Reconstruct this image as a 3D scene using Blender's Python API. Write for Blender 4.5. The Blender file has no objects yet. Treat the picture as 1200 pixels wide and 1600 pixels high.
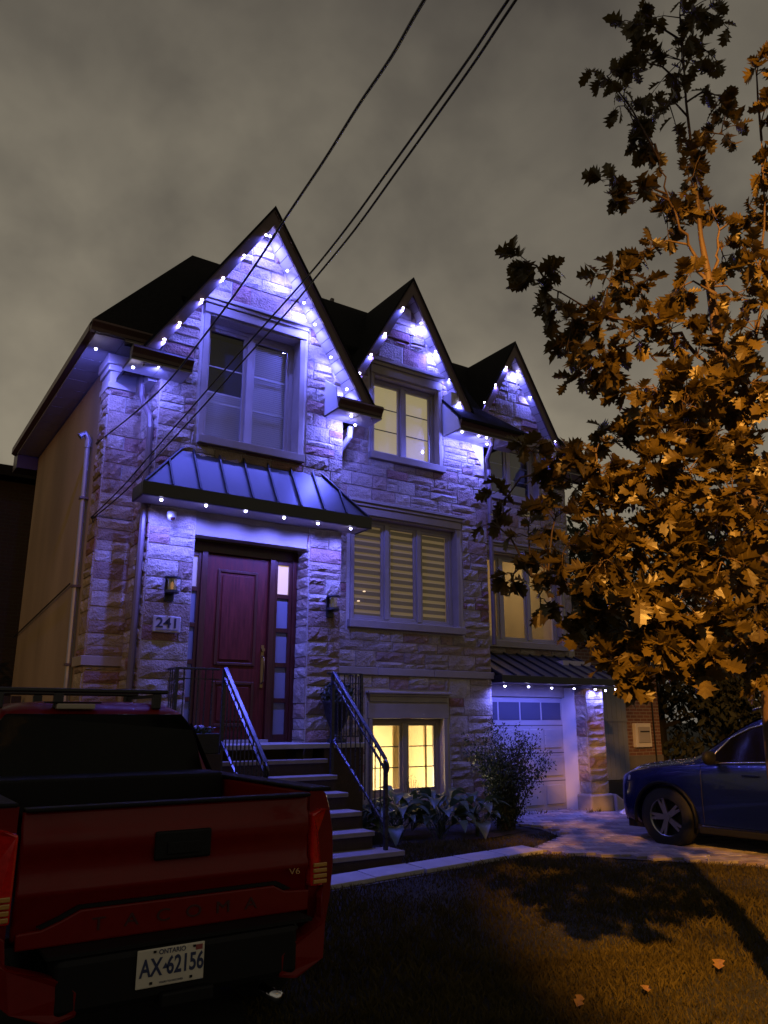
import bpy, math, random
import numpy as np
from mathutils import Vector, Matrix
R = math.radians
rng = random.Random(7)
scn = bpy.context.scene
COL = scn.collection

# ------------------------------------------------------------------ camera
F = 1226.0; CH = 1.55
YAW, PITCH = R(33.58), R(14.8)
cam_d = bpy.data.cameras.new('camera')
cam_d.sensor_fit = 'VERTICAL'; cam_d.sensor_height = 36.0; cam_d.sensor_width = 27.0
cam_d.lens = 36.0 * F / 1600.0
cam_d.clip_start = 0.05; cam_d.clip_end = 2000
cam = bpy.data.objects.new('camera', cam_d); COL.objects.link(cam)
cam.location = (0, 0, CH); cam.rotation_euler = (R(90) + PITCH, 0, -YAW)
scn.camera = cam
_fw = Vector((math.sin(YAW)*math.cos(PITCH), math.cos(YAW)*math.cos(PITCH), math.sin(PITCH)))
_rt = Vector((math.cos(YAW), -math.sin(YAW), 0)); _up = _rt.cross(_fw)
def ray(x, y): return _fw + _rt*((x-600)/F) + _up*((800-y)/F)
def at_y(x, y, Y):
    d = ray(x, y); t = Y/d.y; return Vector((d.x*t, Y, CH+d.z*t))
def at_x(x, y, X):
    d = ray(x, y); t = X/d.x; return Vector((X, d.y*t, CH+d.z*t))
def at_z(x, y, Z):
    d = ray(x, y); t = (Z-CH)/d.z; return Vector((d.x*t, d.y*t, Z))
def at_d(x, y, D):
    d = ray(x, y).normalized(); return Vector((0, 0, CH)) + d*D
def to_px(p):
    v = Vector(p) - Vector((0, 0, CH)); c = v.dot(_fw)
    if c < .1: return (-9999, -9999)
    return (600+F*v.dot(_rt)/c, 800-F*v.dot(_up)/c)

# ------------------------------------------------------------------ world: light polluted cloud deck at night
w = bpy.data.worlds.new('World'); scn.world = w; w.use_nodes = True
nt = w.node_tree; N = nt.nodes; L = nt.links; N.clear()
out = N.new('ShaderNodeOutputWorld'); bg = N.new('ShaderNodeBackground')
tc = N.new('ShaderNodeTexCoord'); mp = N.new('ShaderNodeMapping')
mp.inputs['Scale'].default_value = (1.0, 1.0, 1.15)
L.new(tc.outputs['Generated'], mp.inputs['Vector'])
n1 = N.new('ShaderNodeTexNoise'); n1.inputs['Scale'].default_value = 3.1; n1.inputs['Detail'].default_value = 5; n1.inputs['Roughness'].default_value = .5
n1.inputs['Distortion'].default_value = .35
L.new(mp.outputs[0], n1.inputs['Vector'])
n2 = N.new('ShaderNodeTexNoise'); n2.inputs['Scale'].default_value = 8.0; n2.inputs['Detail'].default_value = 4
L.new(mp.outputs[0], n2.inputs['Vector'])
sp = N.new('ShaderNodeSeparateXYZ'); L.new(tc.outputs['Generated'], sp.inputs[0])
rz = N.new('ShaderNodeValToRGB'); L.new(sp.outputs['Z'], rz.inputs[0])
e = rz.color_ramp.elements
e[0].position = 0.0; e[0].color = (.120, .104, .082, 1)
e[1].position = 1.0; e[1].color = (.045, .041, .035, 1)
for p_, c_ in ((.22, (.168, .146, .108)), (.42, (.168, .147, .110)), (.60, (.125, .110, .084)), (.78, (.080, .070, .056))):
    x_ = e.new(p_); x_.color = (*c_, 1)
r1 = N.new('ShaderNodeValToRGB'); L.new(n1.outputs['Fac'], r1.inputs[0])
r1.color_ramp.elements[0].position = .30; r1.color_ramp.elements[0].color = (.68, .68, .71, 1)
r1.color_ramp.elements[1].position = .58; r1.color_ramp.elements[1].color = (1.06, 1.06, 1.05, 1)
r2 = N.new('ShaderNodeValToRGB'); L.new(n2.outputs['Fac'], r2.inputs[0])
r2.color_ramp.elements[0].position = .30; r2.color_ramp.elements[0].color = (.78, .78, .80, 1)
r2.color_ramp.elements[1].position = .62; r2.color_ramp.elements[1].color = (1.05, 1.05, 1.05, 1)
m1 = N.new('ShaderNodeMix'); m1.data_type = 'RGBA'; m1.blend_type = 'MULTIPLY'; m1.inputs[0].default_value = 1
m2 = N.new('ShaderNodeMix'); m2.data_type = 'RGBA'; m2.blend_type = 'MULTIPLY'; m2.inputs[0].default_value = 1
L.new(rz.outputs[0], m1.inputs[6]); L.new(r1.outputs[0], m1.inputs[7])
L.new(m1.outputs[2], m2.inputs[6]); L.new(r2.outputs[0], m2.inputs[7])
L.new(m2.outputs[2], bg.inputs['Color']); bg.inputs['Strength'].default_value = 1.42
L.new(bg.outputs[0], out.inputs[0])

scn.view_settings.view_transform = 'Standard'; scn.view_settings.look = 'None'
scn.view_settings.exposure = 0; scn.view_settings.gamma = 1
scn.view_settings.use_curve_mapping = False

LED_COL = (.118, .136, 1.0); LED_W = 92.0
LAMP_COL = (1.0, .43, .065)

# ------------------------------------------------------------------ helpers
MATS = {}
def mat(name, base=(.5, .5, .5), rough=.6, metal=0., noise=None, bump=None, emit=None, spec=.5, coat=0., tone=None, trans=None):
    if name in MATS: return MATS[name]
    m = bpy.data.materials.new(name); m.use_nodes = True; t = m.node_tree; n = t.nodes; l = t.links
    b = n['Principled BSDF']
    b.inputs['Base Color'].default_value = (*base, 1); b.inputs['Roughness'].default_value = rough
    b.inputs['Metallic'].default_value = metal; b.inputs['Specular IOR Level'].default_value = spec
    b.inputs['Coat Weight'].default_value = coat; b.inputs['Coat Roughness'].default_value = .03
    tcn = n.new('ShaderNodeTexCoord')
    if noise:      # (scale, amount[, stretch])
        sc, am = noise[0], noise[1]
        mpn = n.new('ShaderNodeMapping'); l.new(tcn.outputs['Object'], mpn.inputs[0])
        if len(noise) > 2: mpn.inputs['Scale'].default_value = noise[2]
        nz = n.new('ShaderNodeTexNoise'); nz.inputs['Scale'].default_value = sc; nz.inputs['Detail'].default_value = 6
        l.new(mpn.outputs[0], nz.inputs['Vector'])
        mr = n.new('ShaderNodeMapRange'); mr.inputs[1].default_value = .3; mr.inputs[2].default_value = .7
        mr.inputs[3].default_value = 1-am; mr.inputs[4].default_value = 1+am
        l.new(nz.outputs['Fac'], mr.inputs[0])
        mx = n.new('ShaderNodeMix'); mx.data_type = 'RGBA'; mx.blend_type = 'MULTIPLY'; mx.inputs[0].default_value = 1
        mx.inputs[6].default_value = (*base, 1); l.new(mr.outputs[0], mx.inputs[7]); l.new(mx.outputs[2], b.inputs['Base Color'])
        rr = n.new('ShaderNodeMapRange'); rr.inputs[3].default_value = max(.02, rough-.1); rr.inputs[4].default_value = min(1, rough+.1)
        l.new(nz.outputs['Fac'], rr.inputs[0]); l.new(rr.outputs[0], b.inputs['Roughness'])
        if tone:
            at = n.new('ShaderNodeAttribute'); at.attribute_name = 'tone'
            cr = n.new('ShaderNodeValToRGB'); cr.color_ramp.interpolation = 'LINEAR'
            el = cr.color_ramp.elements
            el[0].position = 0; el[0].color = (*tone[0], 1); el[1].position = 1; el[1].color = (*tone[-1], 1)
            for i in range(1, len(tone)-1):
                q = el.new(i/(len(tone)-1)); q.color = (*tone[i], 1)
            l.new(at.outputs['Fac'], cr.inputs[0]); l.new(cr.outputs[0], mx.inputs[6])
    if bump:       # (scale, distance)
        nb = n.new('ShaderNodeTexNoise'); nb.inputs['Scale'].default_value = bump[0]; nb.inputs['Detail'].default_value = 7
        nb.inputs['Roughness'].default_value = .62
        l.new(tcn.outputs['Object'], nb.inputs['Vector'])
        bp = n.new('ShaderNodeBump'); bp.inputs['Distance'].default_value = bump[1]; bp.inputs['Strength'].default_value = 1
        l.new(nb.outputs['Fac'], bp.inputs['Height']); l.new(bp.outputs[0], b.inputs['Normal'])
    if emit:
        b.inputs['Emission Color'].default_value = (*emit[0], 1); b.inputs['Emission Strength'].default_value = emit[1]
    if trans:
        tr = n.new('ShaderNodeBsdfTranslucent'); tr.inputs[0].default_value = (*trans[0], 1)
        ms = n.new('ShaderNodeMixShader'); ms.inputs[0].default_value = trans[1]
        l.new(b.outputs[0], ms.inputs[1]); l.new(tr.outputs[0], ms.inputs[2]); l.new(ms.outputs[0], n['Material Output'].inputs[0])
    MATS[name] = m
    return m
def glass(name, tint=(.9, .9, .9), refl=.06, rough=.02):
    if name in MATS: return MATS[name]
    m = bpy.data.materials.new(name); m.use_nodes = True; n = m.node_tree.nodes; l = m.node_tree.links; n.remove(n['Principled BSDF'])
    t = n.new('ShaderNodeBsdfTransparent'); t.inputs[0].default_value = (*tint, 1)
    g = n.new('ShaderNodeBsdfGlossy'); g.inputs['Roughness'].default_value = rough; g.inputs[0].default_value = (1, 1, 1, 1)
    lf = n.new('ShaderNodeLayerWeight'); lf.inputs[0].default_value = .5
    lw = n.new('ShaderNodeMath'); lw.operation = 'POWER'; lw.inputs[1].default_value = 5.; l.new(lf.outputs['Facing'], lw.inputs[0])
    ma = n.new('ShaderNodeMath'); ma.operation = 'MULTIPLY_ADD'; ma.inputs[1].default_value = .8; ma.inputs[2].default_value = refl
    l.new(lw.outputs[0], ma.inputs[0])
    x = n.new('ShaderNodeMixShader'); l.new(ma.outputs[0], x.inputs[0]); l.new(t.outputs[0], x.inputs[1]); l.new(g.outputs[0], x.inputs[2])
    l.new(x.outputs[0], n['Material Output'].inputs[0]); MATS[name] = m; return m

class MB:
    def __init__(s): s.v = []; s.f = []; s.t = []
    def add(s, vs, fs, tone=None):
        o = len(s.v); s.v += [tuple(q) for q in vs]; s.f += [tuple(i+o for i in f) for f in fs]
        if tone is not None: s.t += [tone]*len(fs)
        return s
    def box(s, x0, x1, y0, y1, z0, z1):
        vs = [(x, y, z) for x in (x0, x1) for y in (y0, y1) for z in (z0, z1)]
        return s.add(vs, [(0, 1, 3, 2), (4, 6, 7, 5), (0, 4, 5, 1), (2, 3, 7, 6), (0, 2, 6, 4), (1, 5, 7, 3)])
    def prism(s, poly, d):   # poly: list of Vector 3D (planar), extruded by vector d
        n = len(poly); vs = [Vector(p) for p in poly]+[Vector(p)+Vector(d) for p in poly]
        fs = [tuple(range(n))[::-1], tuple(range(n, 2*n))]+[(i, (i+1) % n, n+(i+1) % n, n+i) for i in range(n)]
        return s.add(vs, fs)
    def tube(s, pts, r, k=8, cap=True):
        pts = [Vector(p) for p in pts]; n = len(pts); rs = r if isinstance(r, (list, tuple)) else [r]*n
        vs = []; ref = Vector((.13, .31, .94))
        for i, p in enumerate(pts):
            t = (pts[min(i+1, n-1)]-pts[max(i-1, 0)]).normalized()
            if abs(t.dot(ref)) > .95: rf = Vector((1, 0, 0))
            else: rf = ref
            a = t.cross(rf).normalized(); b = t.cross(a)
            for j in range(k):
                an = 2*math.pi*j/k; vs.append(p+(a*math.cos(an)+b*math.sin(an))*rs[i])
        fs = [(i*k+j, i*k+(j+1) % k, (i+1)*k+(j+1) % k, (i+1)*k+j) for i in range(n-1) for j in range(k)]
        if cap: fs += [tuple(range(k))[::-1], tuple(range((n-1)*k, n*k))]
        return s.add(vs, fs)
    def lathe(s, c, prof, k=20):   # prof: [(r,z)]
        c = Vector(c); vs = [c+Vector((r_*math.cos(2*math.pi*j/k), r_*math.sin(2*math.pi*j/k), z)) for r_, z in prof for j in range(k)]
        n = len(prof)
        fs = [(i*k+j, i*k+(j+1) % k, (i+1)*k+(j+1) % k, (i+1)*k+j) for i in range(n-1) for j in range(k)]
        fs += [tuple(range(k))[::-1], tuple(range((n-1)*k, n*k))]
        return s.add(vs, fs)
    def mesh(s, name, m=None, smooth=False):
        me = bpy.data.meshes.new(name); me.from_pydata(s.v, [], s.f); me.validate(); me.update()
        if m: me.materials.append(m)
        if smooth: me.shade_smooth()
        if s.t and len(s.t) == len(me.polygons):
            a = me.attributes.new('tone', 'FLOAT', 'FACE'); a.data.foreach_set('value', s.t)
        return me
    def build(s, name, m, parent=None, smooth=False, bevel=0, label=None, kind=None):
        me = s.mesh(name, m, smooth); o = link(name, me, parent)
        if bevel:
            b = o.modifiers.new('bevel', 'BEVEL'); b.width = bevel; b.segments = 2; b.limit_method = 'ANGLE'
        if label: o['label'] = label
        if kind: o['kind'] = kind
        return o
def link(name, me, parent=None, loc=None):
    o = bpy.data.objects.new(name, me); COL.objects.link(o)
    if parent is not None:
        o.parent = parent
        if loc is None: loc = (0, 0, 0)
    if loc is not None: o.location = loc
    return o
def thing(name, label, cat, loc=(0, 0, 0), rz=0, group=None):
    o = bpy.data.objects.new(name, None); COL.objects.link(o); o.location = loc; o.rotation_euler = (0, 0, rz)
    o['label'] = label; o['category'] = cat
    if group: o['group'] = group
    o.empty_display_size = .2
    return o
def box(name, dims, m, parent=None, **k):
    b = MB(); b.box(*dims); return b.build(name, m, parent, **k)
def copy_tree(o, parent=None):
    c = o.copy(); COL.objects.link(c)
    if parent: c.parent = parent
    for ch in list(o.children): copy_tree(ch, c)
    return c

# ------------------------------------------------------------------ materials
STONE = mat('rock_faced_limestone', (.34, .27, .2), .88, noise=(9, .22), bump=(34, .034), tone=[(.24, .16, .115), (.33, .25, .18), (.40, .33, .25), (.30, .24, .18), (.46, .40, .32), (.36, .28, .20), (.25, .125, .10)])
MORTAR = mat('mortar', (.46, .41, .35), .95, noise=(40, .12), bump=(60, .004))
LIME = mat('smooth_limestone', (.31, .265, .21), .8, noise=(5, .10), bump=(70, .002))
STUCCO = mat('tan_stucco', (.30, .23, .14), .92, noise=(.9, .28, (1, 1, .35)), bump=(120, .003))  # stretched noise puts blotchy tree shade and streaky light into the colour
FASCIA = mat('brown_metal_fascia', (.085, .045, .034), .45, noise=(6, .1))
GUTTER = mat('dark_brown_gutter', (.05, .03, .025), .4, noise=(5, .1))
SOFFIT = mat('vented_soffit', (.42, .38, .34), .5, noise=(3, .06))
SHINGLE = mat('asphalt_shingle', (.012, .011, .011), .95, spec=.1, noise=(30, .4), bump=(80, .006))
ROOFMETAL = mat('standing_seam_metal', (.075, .075, .082), .42, metal=.4, noise=(3, .08))
SEAM = mat('seam_metal', (.03, .03, .035), .5, metal=.3)
BLACKM = mat('black_painted_metal', (.012, .012, .014), .35, noise=(20, .15))
VINYL = mat('taupe_vinyl_frame', (.34, .30, .27), .45, noise=(3, .05))
WOOD = mat('mahogany', (.085, .010, .004), .5, noise=(7, .35, (6, 6, .5)), bump=(30, .0015), spec=.25, coat=.06)
WOODD = mat('dark_mahogany', (.055, .010, .005), .35, noise=(7, .3, (6, 6, .5)), coat=.15)
BRASS = mat('aged_brass', (.35, .24, .10), .35, metal=1)
DARKROOM = mat('dark_room', (.02, .022, .03), .9)
GLASS = glass('window_glass'); GLASSD = glass('dark_window_glass', (.5, .55, .65), .14)
CONC = mat('pale_concrete', (.34, .32, .30), .85, noise=(7, .12), bump=(90, .002))
RISER = mat('brown_brick_riser', (.045, .028, .022), .9, noise=(12, .2), bump=(50, .004))
PAVER = mat('concrete_paver', (.24, .21, .20), .85, noise=(9, .18), bump=(70, .003), tone=[(.15, .13, .13), (.22, .19, .18), (.30, .27, .25), (.20, .15, .14)])
WHITE = mat('white_paint', (.62, .60, .58), .5, noise=(3, .05))
GARAGE = mat('garage_door_paint', (.36, .34, .34), .5, noise=(3, .05))
BRICK_T = None
LEDM = mat('led_lens', (.8, .8, .9), .3, emit=((.62, .60, 1.0), 26.))
LEDM.cycles.emission_sampling = 'NONE'

# ------------------------------------------------------------------ HOUSE
house = thing('house', 'two storey stone house with three pointed gables outlined in small purple lights', 'house', (4.1, 9.3, 0))
HL = Vector(house.location)
def hb(mb, name, m, parent=None, **k):      # build in world coords, parent under the house (or a part of it)
    mb.v = [(x-HL.x, y-HL.y, z-HL.z) for x, y, z in mb.v]
    return mb.build(name, m, parent or house, **k)
Y0, Y1, Y2, YP = 9.30, 10.0, 10.8, 10.0
ZT = 6.25

def wall_boxes(mb, X0, X1, Z0, Z1, ya, yb, holes):
    xs = sorted({X0, X1, *[h[0] for h in holes], *[h[1] for h in holes]}); zs = sorted({Z0, Z1, *[h[2] for h in holes], *[h[3] for h in holes]})
    xs = [x for x in xs if X0 <= x <= X1]; zs = [z for z in zs if Z0 <= z <= Z1]
    for i in range(len(xs)-1):
        run = None
        for j in range(len(zs)-1):
            cx, cz = (xs[i]+xs[i+1])/2, (zs[j]+zs[j+1])/2
            inside = any(h[0] < cx < h[1] and h[2] < cz < h[3] for h in holes)
            if not inside:
                run = [zs[j], zs[j+1]] if run is None else [run[0], zs[j+1]]
            if (inside or j == len(zs)-2) and run:
                mb.box(xs[i], xs[i+1], ya, yb, run[0], run[1]); run = None

# ---- stones
STONES = []   # (poly2d, place, depth_sign) with place(u,v,d)->Vector
def clip_poly(poly, a, b, c):   # keep a*u+b*v<=c
    o = []
    for i in range(len(poly)):
        p, q = poly[i], poly[(i+1) % len(poly)]; dp = a*p[0]+b*p[1]-c; dq = a*q[0]+b*q[1]-c
        if dp <= 0: o.append(p)
        if (dp < 0 < dq) or (dq < 0 < dp):
            t = dp/(dp-dq); o.append((p[0]+(q[0]-p[0])*t, p[1]+(q[1]-p[1])*t))
    return o
def area(p): return abs(sum(p[i][0]*p[(i+1) % len(p)][1]-p[(i+1) % len(p)][0]*p[i][1] for i in range(len(p))))/2
def rect_sub(r, h):
    u0, u1, v0, v1 = r
    if h[0] >= u1 or h[1] <= u0 or h[2] >= v1 or h[3] <= v0: return [r]
    o = []
    if h[0] > u0: o.append((u0, h[0], v0, v1))
    if h[1] < u1: o.append((h[1], u1, v0, v1))
    a, b = max(u0, h[0]), min(u1, h[1])
    if h[2] > v0: o.append((a, b, v0, h[2]))
    if h[3] < v1: o.append((a, b, h[3], v1))
    return o
def ashlar(u0, u1, v0, v1, place, holes=(), clips=(), seed=1):
    g = random.Random(seed); v = v0
    while v < v1-.02:
        h = g.choice((.15, .19, .22, .27, .33)); 
        if v+h > v1-.09: h = v1-v
        u = u0
        while u < u1-.02:
            wd = g.uniform(.2, .58) if h < .25 else g.uniform(.28, .62)
            if u+wd > u1-.13: wd = u1-u
            if h >= .21 and g.random() < .55:      # stacked pair
                k = g.uniform(.38, .62)*h; cells = []
                if g.random() < .4 and wd > .34:
                    s = g.uniform(.35, .65)*wd; cells = [(u, u+s, v, v+k), (u+s, u+wd, v, v+k), (u, u+wd, v+k, v+h)]
                else: cells = [(u, u+wd, v, v+k), (u, u+wd, v+k, v+h)]
            else: cells = [(u, u+wd, v, v+h)]
            for c in cells:
                rs = [c]
                for hh in holes: rs = [q for r_ in rs for q in rect_sub(r_, hh)]
                for r_ in rs:
                    if r_[1]-r_[0] < .035 or r_[3]-r_[2] < .035: continue
                    poly = [(r_[0], r_[2]), (r_[1], r_[2]), (r_[1], r_[3]), (r_[0], r_[3])]; cut = False
                    for cl in clips:
                        q = clip_poly(poly, *cl)
                        if len(q) != 4 or any(abs(q[i][0]-poly[i][0])+abs(q[i][1]-poly[i][1]) > 1e-6 for i in range(min(4, len(q)))): cut = True
                        poly = q
                        if len(poly) < 3: break
                    if len(poly) < 3 or area(poly) < .0035: continue
                    STONES.append((poly, place, not cut, g.random()))
            u += wd
        v += h
def front(Y): return lambda u, v, d: Vector((u, Y-d, v))
def left(X): return lambda u, v, d: Vector((X-d, u, v))
def stone_mesh(poly, place, isrect, tone, mb, origin):
    g = rng; n0 = len(mb.v); gap = .0065
    if isrect:
        u0 = min(p[0] for p in poly)+gap; u1 = max(p[0] for p in poly)-gap; v0 = min(p[1] for p in poly)+gap; v1 = max(p[1] for p in poly)-gap
        nu = 5 if u1-u0 > .22 else 3; nv = 3 if v1-v0 > .10 else 2
        base = g.uniform(.014, .030); vs = []
        ph = g.uniform(0, 6); sl = g.uniform(-.012, .012)
        for j in range(nv+1):
            for i in range(nu+1):
                edge = i in (0, nu) or j in (0, nv)
                uu = u0+(u1-u0)*(i/nu)+(0 if edge else g.uniform(-.2, .2)*(u1-u0)/nu); vv = v0+(v1-v0)*(j/nv)+(0 if edge else g.uniform(-.2, .2)*(v1-v0)/nv)
                d = base*.66+g.uniform(-.003, .003) if edge else base+g.uniform(-.004, .017)+sl*.5*math.sin(ph+i)
                vs.append(place(uu, vv, d)-origin)
        fs = [(j*(nu+1)+i, j*(nu+1)+i+1, (j+1)*(nu+1)+i+1, (j+1)*(nu+1)+i) for j in range(nv) for i in range(nu)]
        ring = [i for i in range(nu+1)]+[j*(nu+1)+nu for j in range(1, nv+1)]+[nv*(nu+1)+i for i in range(nu-1, -1, -1)]+[j*(nu+1) for j in range(nv-1, 0, -1)]
        # side skirt: corners only to keep it cheap
        cs = [0, nu, (nv+1)*(nu+1)-1, nv*(nu+1)]; b0 = len(vs)
        for (cu, cv) in ((u0, v0), (u1, v0), (u1, v1), (u0, v1)): vs.append(place(cu, cv, -.01)-origin)
        seq = [ring.index(c) for c in cs]+[len(ring)]
        for k in range(4):
            chain = [ring[q % len(ring)] for q in range(seq[k], seq[k+1]+1)]
            fs.append(tuple([b0+k, b0+(k+1) % 4]+chain[::-1]))
        mb.add(vs, fs, tone)
    else:
        n = len(poly); cu = sum(p[0] for p in poly)/n; cv = sum(p[1] for p in poly)/n; base = g.uniform(.018, .03); vs = []
        def ins(p, a):
            dx, dy = cu-p[0], cv-p[1]; dd = math.hypot(dx, dy); k = min(.6, a/max(dd, .01)); return (p[0]+dx*k, p[1]+dy*k)
        for a, d in ((gap*1.4, -.01), (gap*1.6, base*.55), (.05, base+.012)):
            for p in poly:
                q = ins(p, a); vs.append(place(q[0], q[1], d+(g.uniform(-.006, .01) if a > .04 else 0))-origin)
        vs.append(place(cu, cv, base+g.uniform(.0, .02))-origin)
        fs = [(r_*n+i, r_*n+(i+1) % n, (r_+1)*n+(i+1) % n, (r_+1)*n+i) for r_ in range(2) for i in range(n)]+[(2*n+i, 2*n+(i+1) % n, 3*n) for i in range(n)]
        mb.add(vs, fs, tone)

# ---- windows
def window(X0, X1, Z0, Z1, Y, panes, rows=3, kind='lit', frame_m=None, rec=.12, muntins=True, seed=0):
    """frame part with sash, pane, muntin children. Y = wall face; frame recessed by rec"""
    fm = frame_m or VINYL; yf = Y+rec; fw_, d = .06, .07
    m = MB()
    m.box(X0, X1, yf, yf+d, Z0, Z0+fw_).box(X0, X1, yf, yf+d, Z1-fw_, Z1).box(X0, X0+fw_, yf, yf+d, Z0+fw_, Z1-fw_).box(X1-fw_, X1, yf, yf+d, Z0+fw_, Z1-fw_)
    fr = hb(m, 'window', fm, bevel=.006)
    xi0, xi1 = X0+fw_, X1-fw_; pw = (xi1-xi0)/panes
    for i in range(panes-1):
        xm = xi0+pw*(i+1); m = MB(); m.box(xm-.04, xm+.04, yf-.012, yf+d, Z0+fw_, Z1-fw_); hb(m, 'mullion', fm, fr, bevel=.005)
    for i in range(panes):
        a = xi0+pw*i+(.04 if i else 0); b = xi0+pw*(i+1)-(.04 if i < panes-1 else 0); z0, z1 = Z0+fw_, Z1-fw_; s = .045
        m = MB(); m.box(a, b, yf+.015, yf+.055, z0, z0+s).box(a, b, yf+.015, yf+.055, z1-s, z1).box(a, a+s, yf+.015, yf+.055, z0+s, z1-s).box(b-s, b, yf+.015, yf+.055, z0+s, z1-s)
        hb(m, 'sash', fm, fr, bevel=.004)
        m = MB(); m.add([(a+s, yf+.04, z0+s), (b-s, yf+.04, z0+s), (b-s, yf+.04, z1-s), (a+s, yf+.04, z1-s)], [(0, 1, 2, 3)])
        hb(m, 'pane', GLASSD if kind == 'dark' and Y != Y0 else GLASS, fr)
        if muntins:
            for r_ in range(1, rows):
                z = z0+s+(z1-z0-2*s)*r_/rows; m = MB(); m.box(a+s, b-s, yf+.042, yf+.05, z-.008, z+.008)
                hb(m, 'muntin', (mat('pale_muntin', (.5, .5, .52), .5) if kind == 'dark' else SEAM), fr)
    return fr, xi0, xi1, yf+d
def room(X0, X1, Z0, Z1, ya, depth, m, light=None, parent=None):
    b = MB(); e_ = .35
    x0, x1, z0, z1 = X0-e_, X1+e_, Z0-e_, Z1+e_; y0, y1 = ya+.16, ya+depth
    vs = [(x, y, z) for x in (x0, x1) for y in (y0, y1) for z in (z0, z1)]
    b.add(vs, [(0, 1, 3, 2), (4, 6, 7, 5), (2, 3, 7, 6), (0, 2, 6, 4), (1, 5, 7, 3)])
    o = hb(b, 'room_lining', m, parent)
    if light:
        ld = bpy.data.lights.new('room_light', 'POINT'); ld.energy = light[1]; ld.color = light[0]; ld.shadow_soft_size = .12
        lo = link('room_light', ld, house, Vector(light[2])-HL)
    return o

holes_bay = [(3.33, 4.95, 1.0, 4.10), (3.35, 4.72, 5.10, 6.85)]
holes_mid = [(6.43, 7.75, 5.67, 7.03), (6.08, 8.08, 2.98, 4.60), (6.42, 7.74, .45, 1.56)]
holes_gar = [(9.50, 10.84, 5.70, 6.80), (9.12, 11.30, 2.92, 4.55)]
SB = 1.57                              # slope of the big gable
AP0 = (4.08, 8.45); AP1 = (7.08, 8.72); AP2 = (10.17, 8.72)    # wall apexes
S1 = 1.75
def gable_clips(ap, s): return [(-s, 1, ap[1]-s*ap[0]), (s, 1, ap[1]+s*ap[0])]   # v<=ap1 - s|u-ap0|
def backing(X0, X1, Z0, ztop, ya, th, holes, ap, s, name='wall'):
    m = MB(); wall_boxes(m, X0, X1, Z0, ztop, ya, ya+th, [h for h in holes])
    # gable triangle (cut at the wall sides)
    zl = ap[1]-s*(ap[0]-X0); zr = ap[1]-s*(X1-ap[0])
    hs = [h for h in holes if h[3] > ztop]
    if not hs:
        m.prism([(X0, ya, ztop), (X1, ya, ztop), (X1, ya, max(zr, ztop)), (ap[0], ya, ap[1]), (X0, ya, max(zl, ztop))], (0, th, 0))
    else:
        h = hs[0]; ht = h[3]
        zat = lambda x: ap[1]-s*abs(x-ap[0])
        m.prism([(X0, ya, ztop), (h[0], ya, ztop), (h[0], ya, zat(h[0])), (X0, ya, max(zl, ztop))], (0, th, 0))
        m.prism([(h[1], ya, ztop), (X1, ya, ztop), (X1, ya, max(zr, ztop)), (h[1], ya, zat(h[1]))], (0, th, 0))
        m.prism([(h[0], ya, ht), (h[1], ya, ht), (h[1], ya, zat(h[1])), (ap[0], ya, ap[1]), (h[0], ya, zat(h[0]))], (0, th, 0))
    return hb(m, name, MORTAR)
w_bay = backing(2.75, 5.45, 0, ZT, Y0, .28, holes_bay, AP0, SB)
w_mid = backing(5.45, 8.75, 0, ZT, Y1, .28, holes_mid, (7.08, 8.72), S1)
w_gar = backing(8.75, 11.6, 2.2, ZT, Y2, .28, holes_gar, (10.17, 8.72), S1)
m = MB(); m.box(2.3, 2.75, YP, YP+.28, 0, ZT); w_pier = hb(m, 'wall', MORTAR)
# side faces of mid section (right) and bay (left), house body behind
m = MB(); m.box(8.47, 8.75, Y1+.28, Y2+.28, 0, 7.2); hb(m, 'wall', MORTAR)
m = MB(); m.box(2.75, 2.95, Y0+.28, YP+.28, 0, ZT+.3).box(5.25, 5.45, Y0+.28, Y1, 0, ZT+.3); hb(m, 'wall', MORTAR)
m = MB(); m.box(2.3, 2.55, YP+.28, 15.0, 0, 6.262); side = hb(m, 'side_wall', STUCCO)
m = MB(); m.box(11.35, 11.6, Y2+.28, 15.0, 0, 6.3).box(2.55, 11.35, 14.8, 15.0, 0, 6.3); hb(m, 'rear_wall', STUCCO)
# stones
ashlar(2.75, 3.33, .0, 4.09, front(Y0), seed=3)
ashlar(4.95, 5.45, .0, 4.09, front(Y0), seed=4)
bayh = [(3.23, 4.84, 5.0, 7.12), (2.75, 5.45, 3.9, 4.15), (3.33, 4.95, 0, 4.12)]
ashlar(2.75, 5.45, 4.0, 8.3, front(Y0), holes=bayh, clips=gable_clips((AP0[0], AP0[1]-.05), SB), seed=5)
ashlar(5.45, 8.75, .0, 8.6, front(Y1), holes=[(6.33, 7.84, 5.56, 7.33), (5.96, 8.2, 2.86, 4.86), (6.30, 7.86, .40, 1.98), (5.45, 8.75, 2.18, 2.30)], clips=gable_clips((AP1[0], AP1[1]-.05), S1), seed=6)
ashlar(8.75, 11.6, 2.7, 8.6, front(Y2), holes=[(9.40, 10.94, 5.6, 7.10), (9.0, 11.42, 2.8, 4.78)], clips=gable_clips((AP2[0], AP2[1]-.05), S1), seed=8)
ashlar(2.3, 2.75, .0, 5.78, front(YP), holes=[(2.3, 2.75, 2.17, 2.30)], seed=9)
ashlar(YP, YP+.42, .0, 5.9, left(2.3), holes=[(9, 11, 2.17, 2.30)], seed=10)
ashlar(Y0, Y0+.32, .0, 4.0, left(4.95), seed=12)
ashlar(Y0, YP, .0, 6.2, left(2.75), seed=11)
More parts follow.
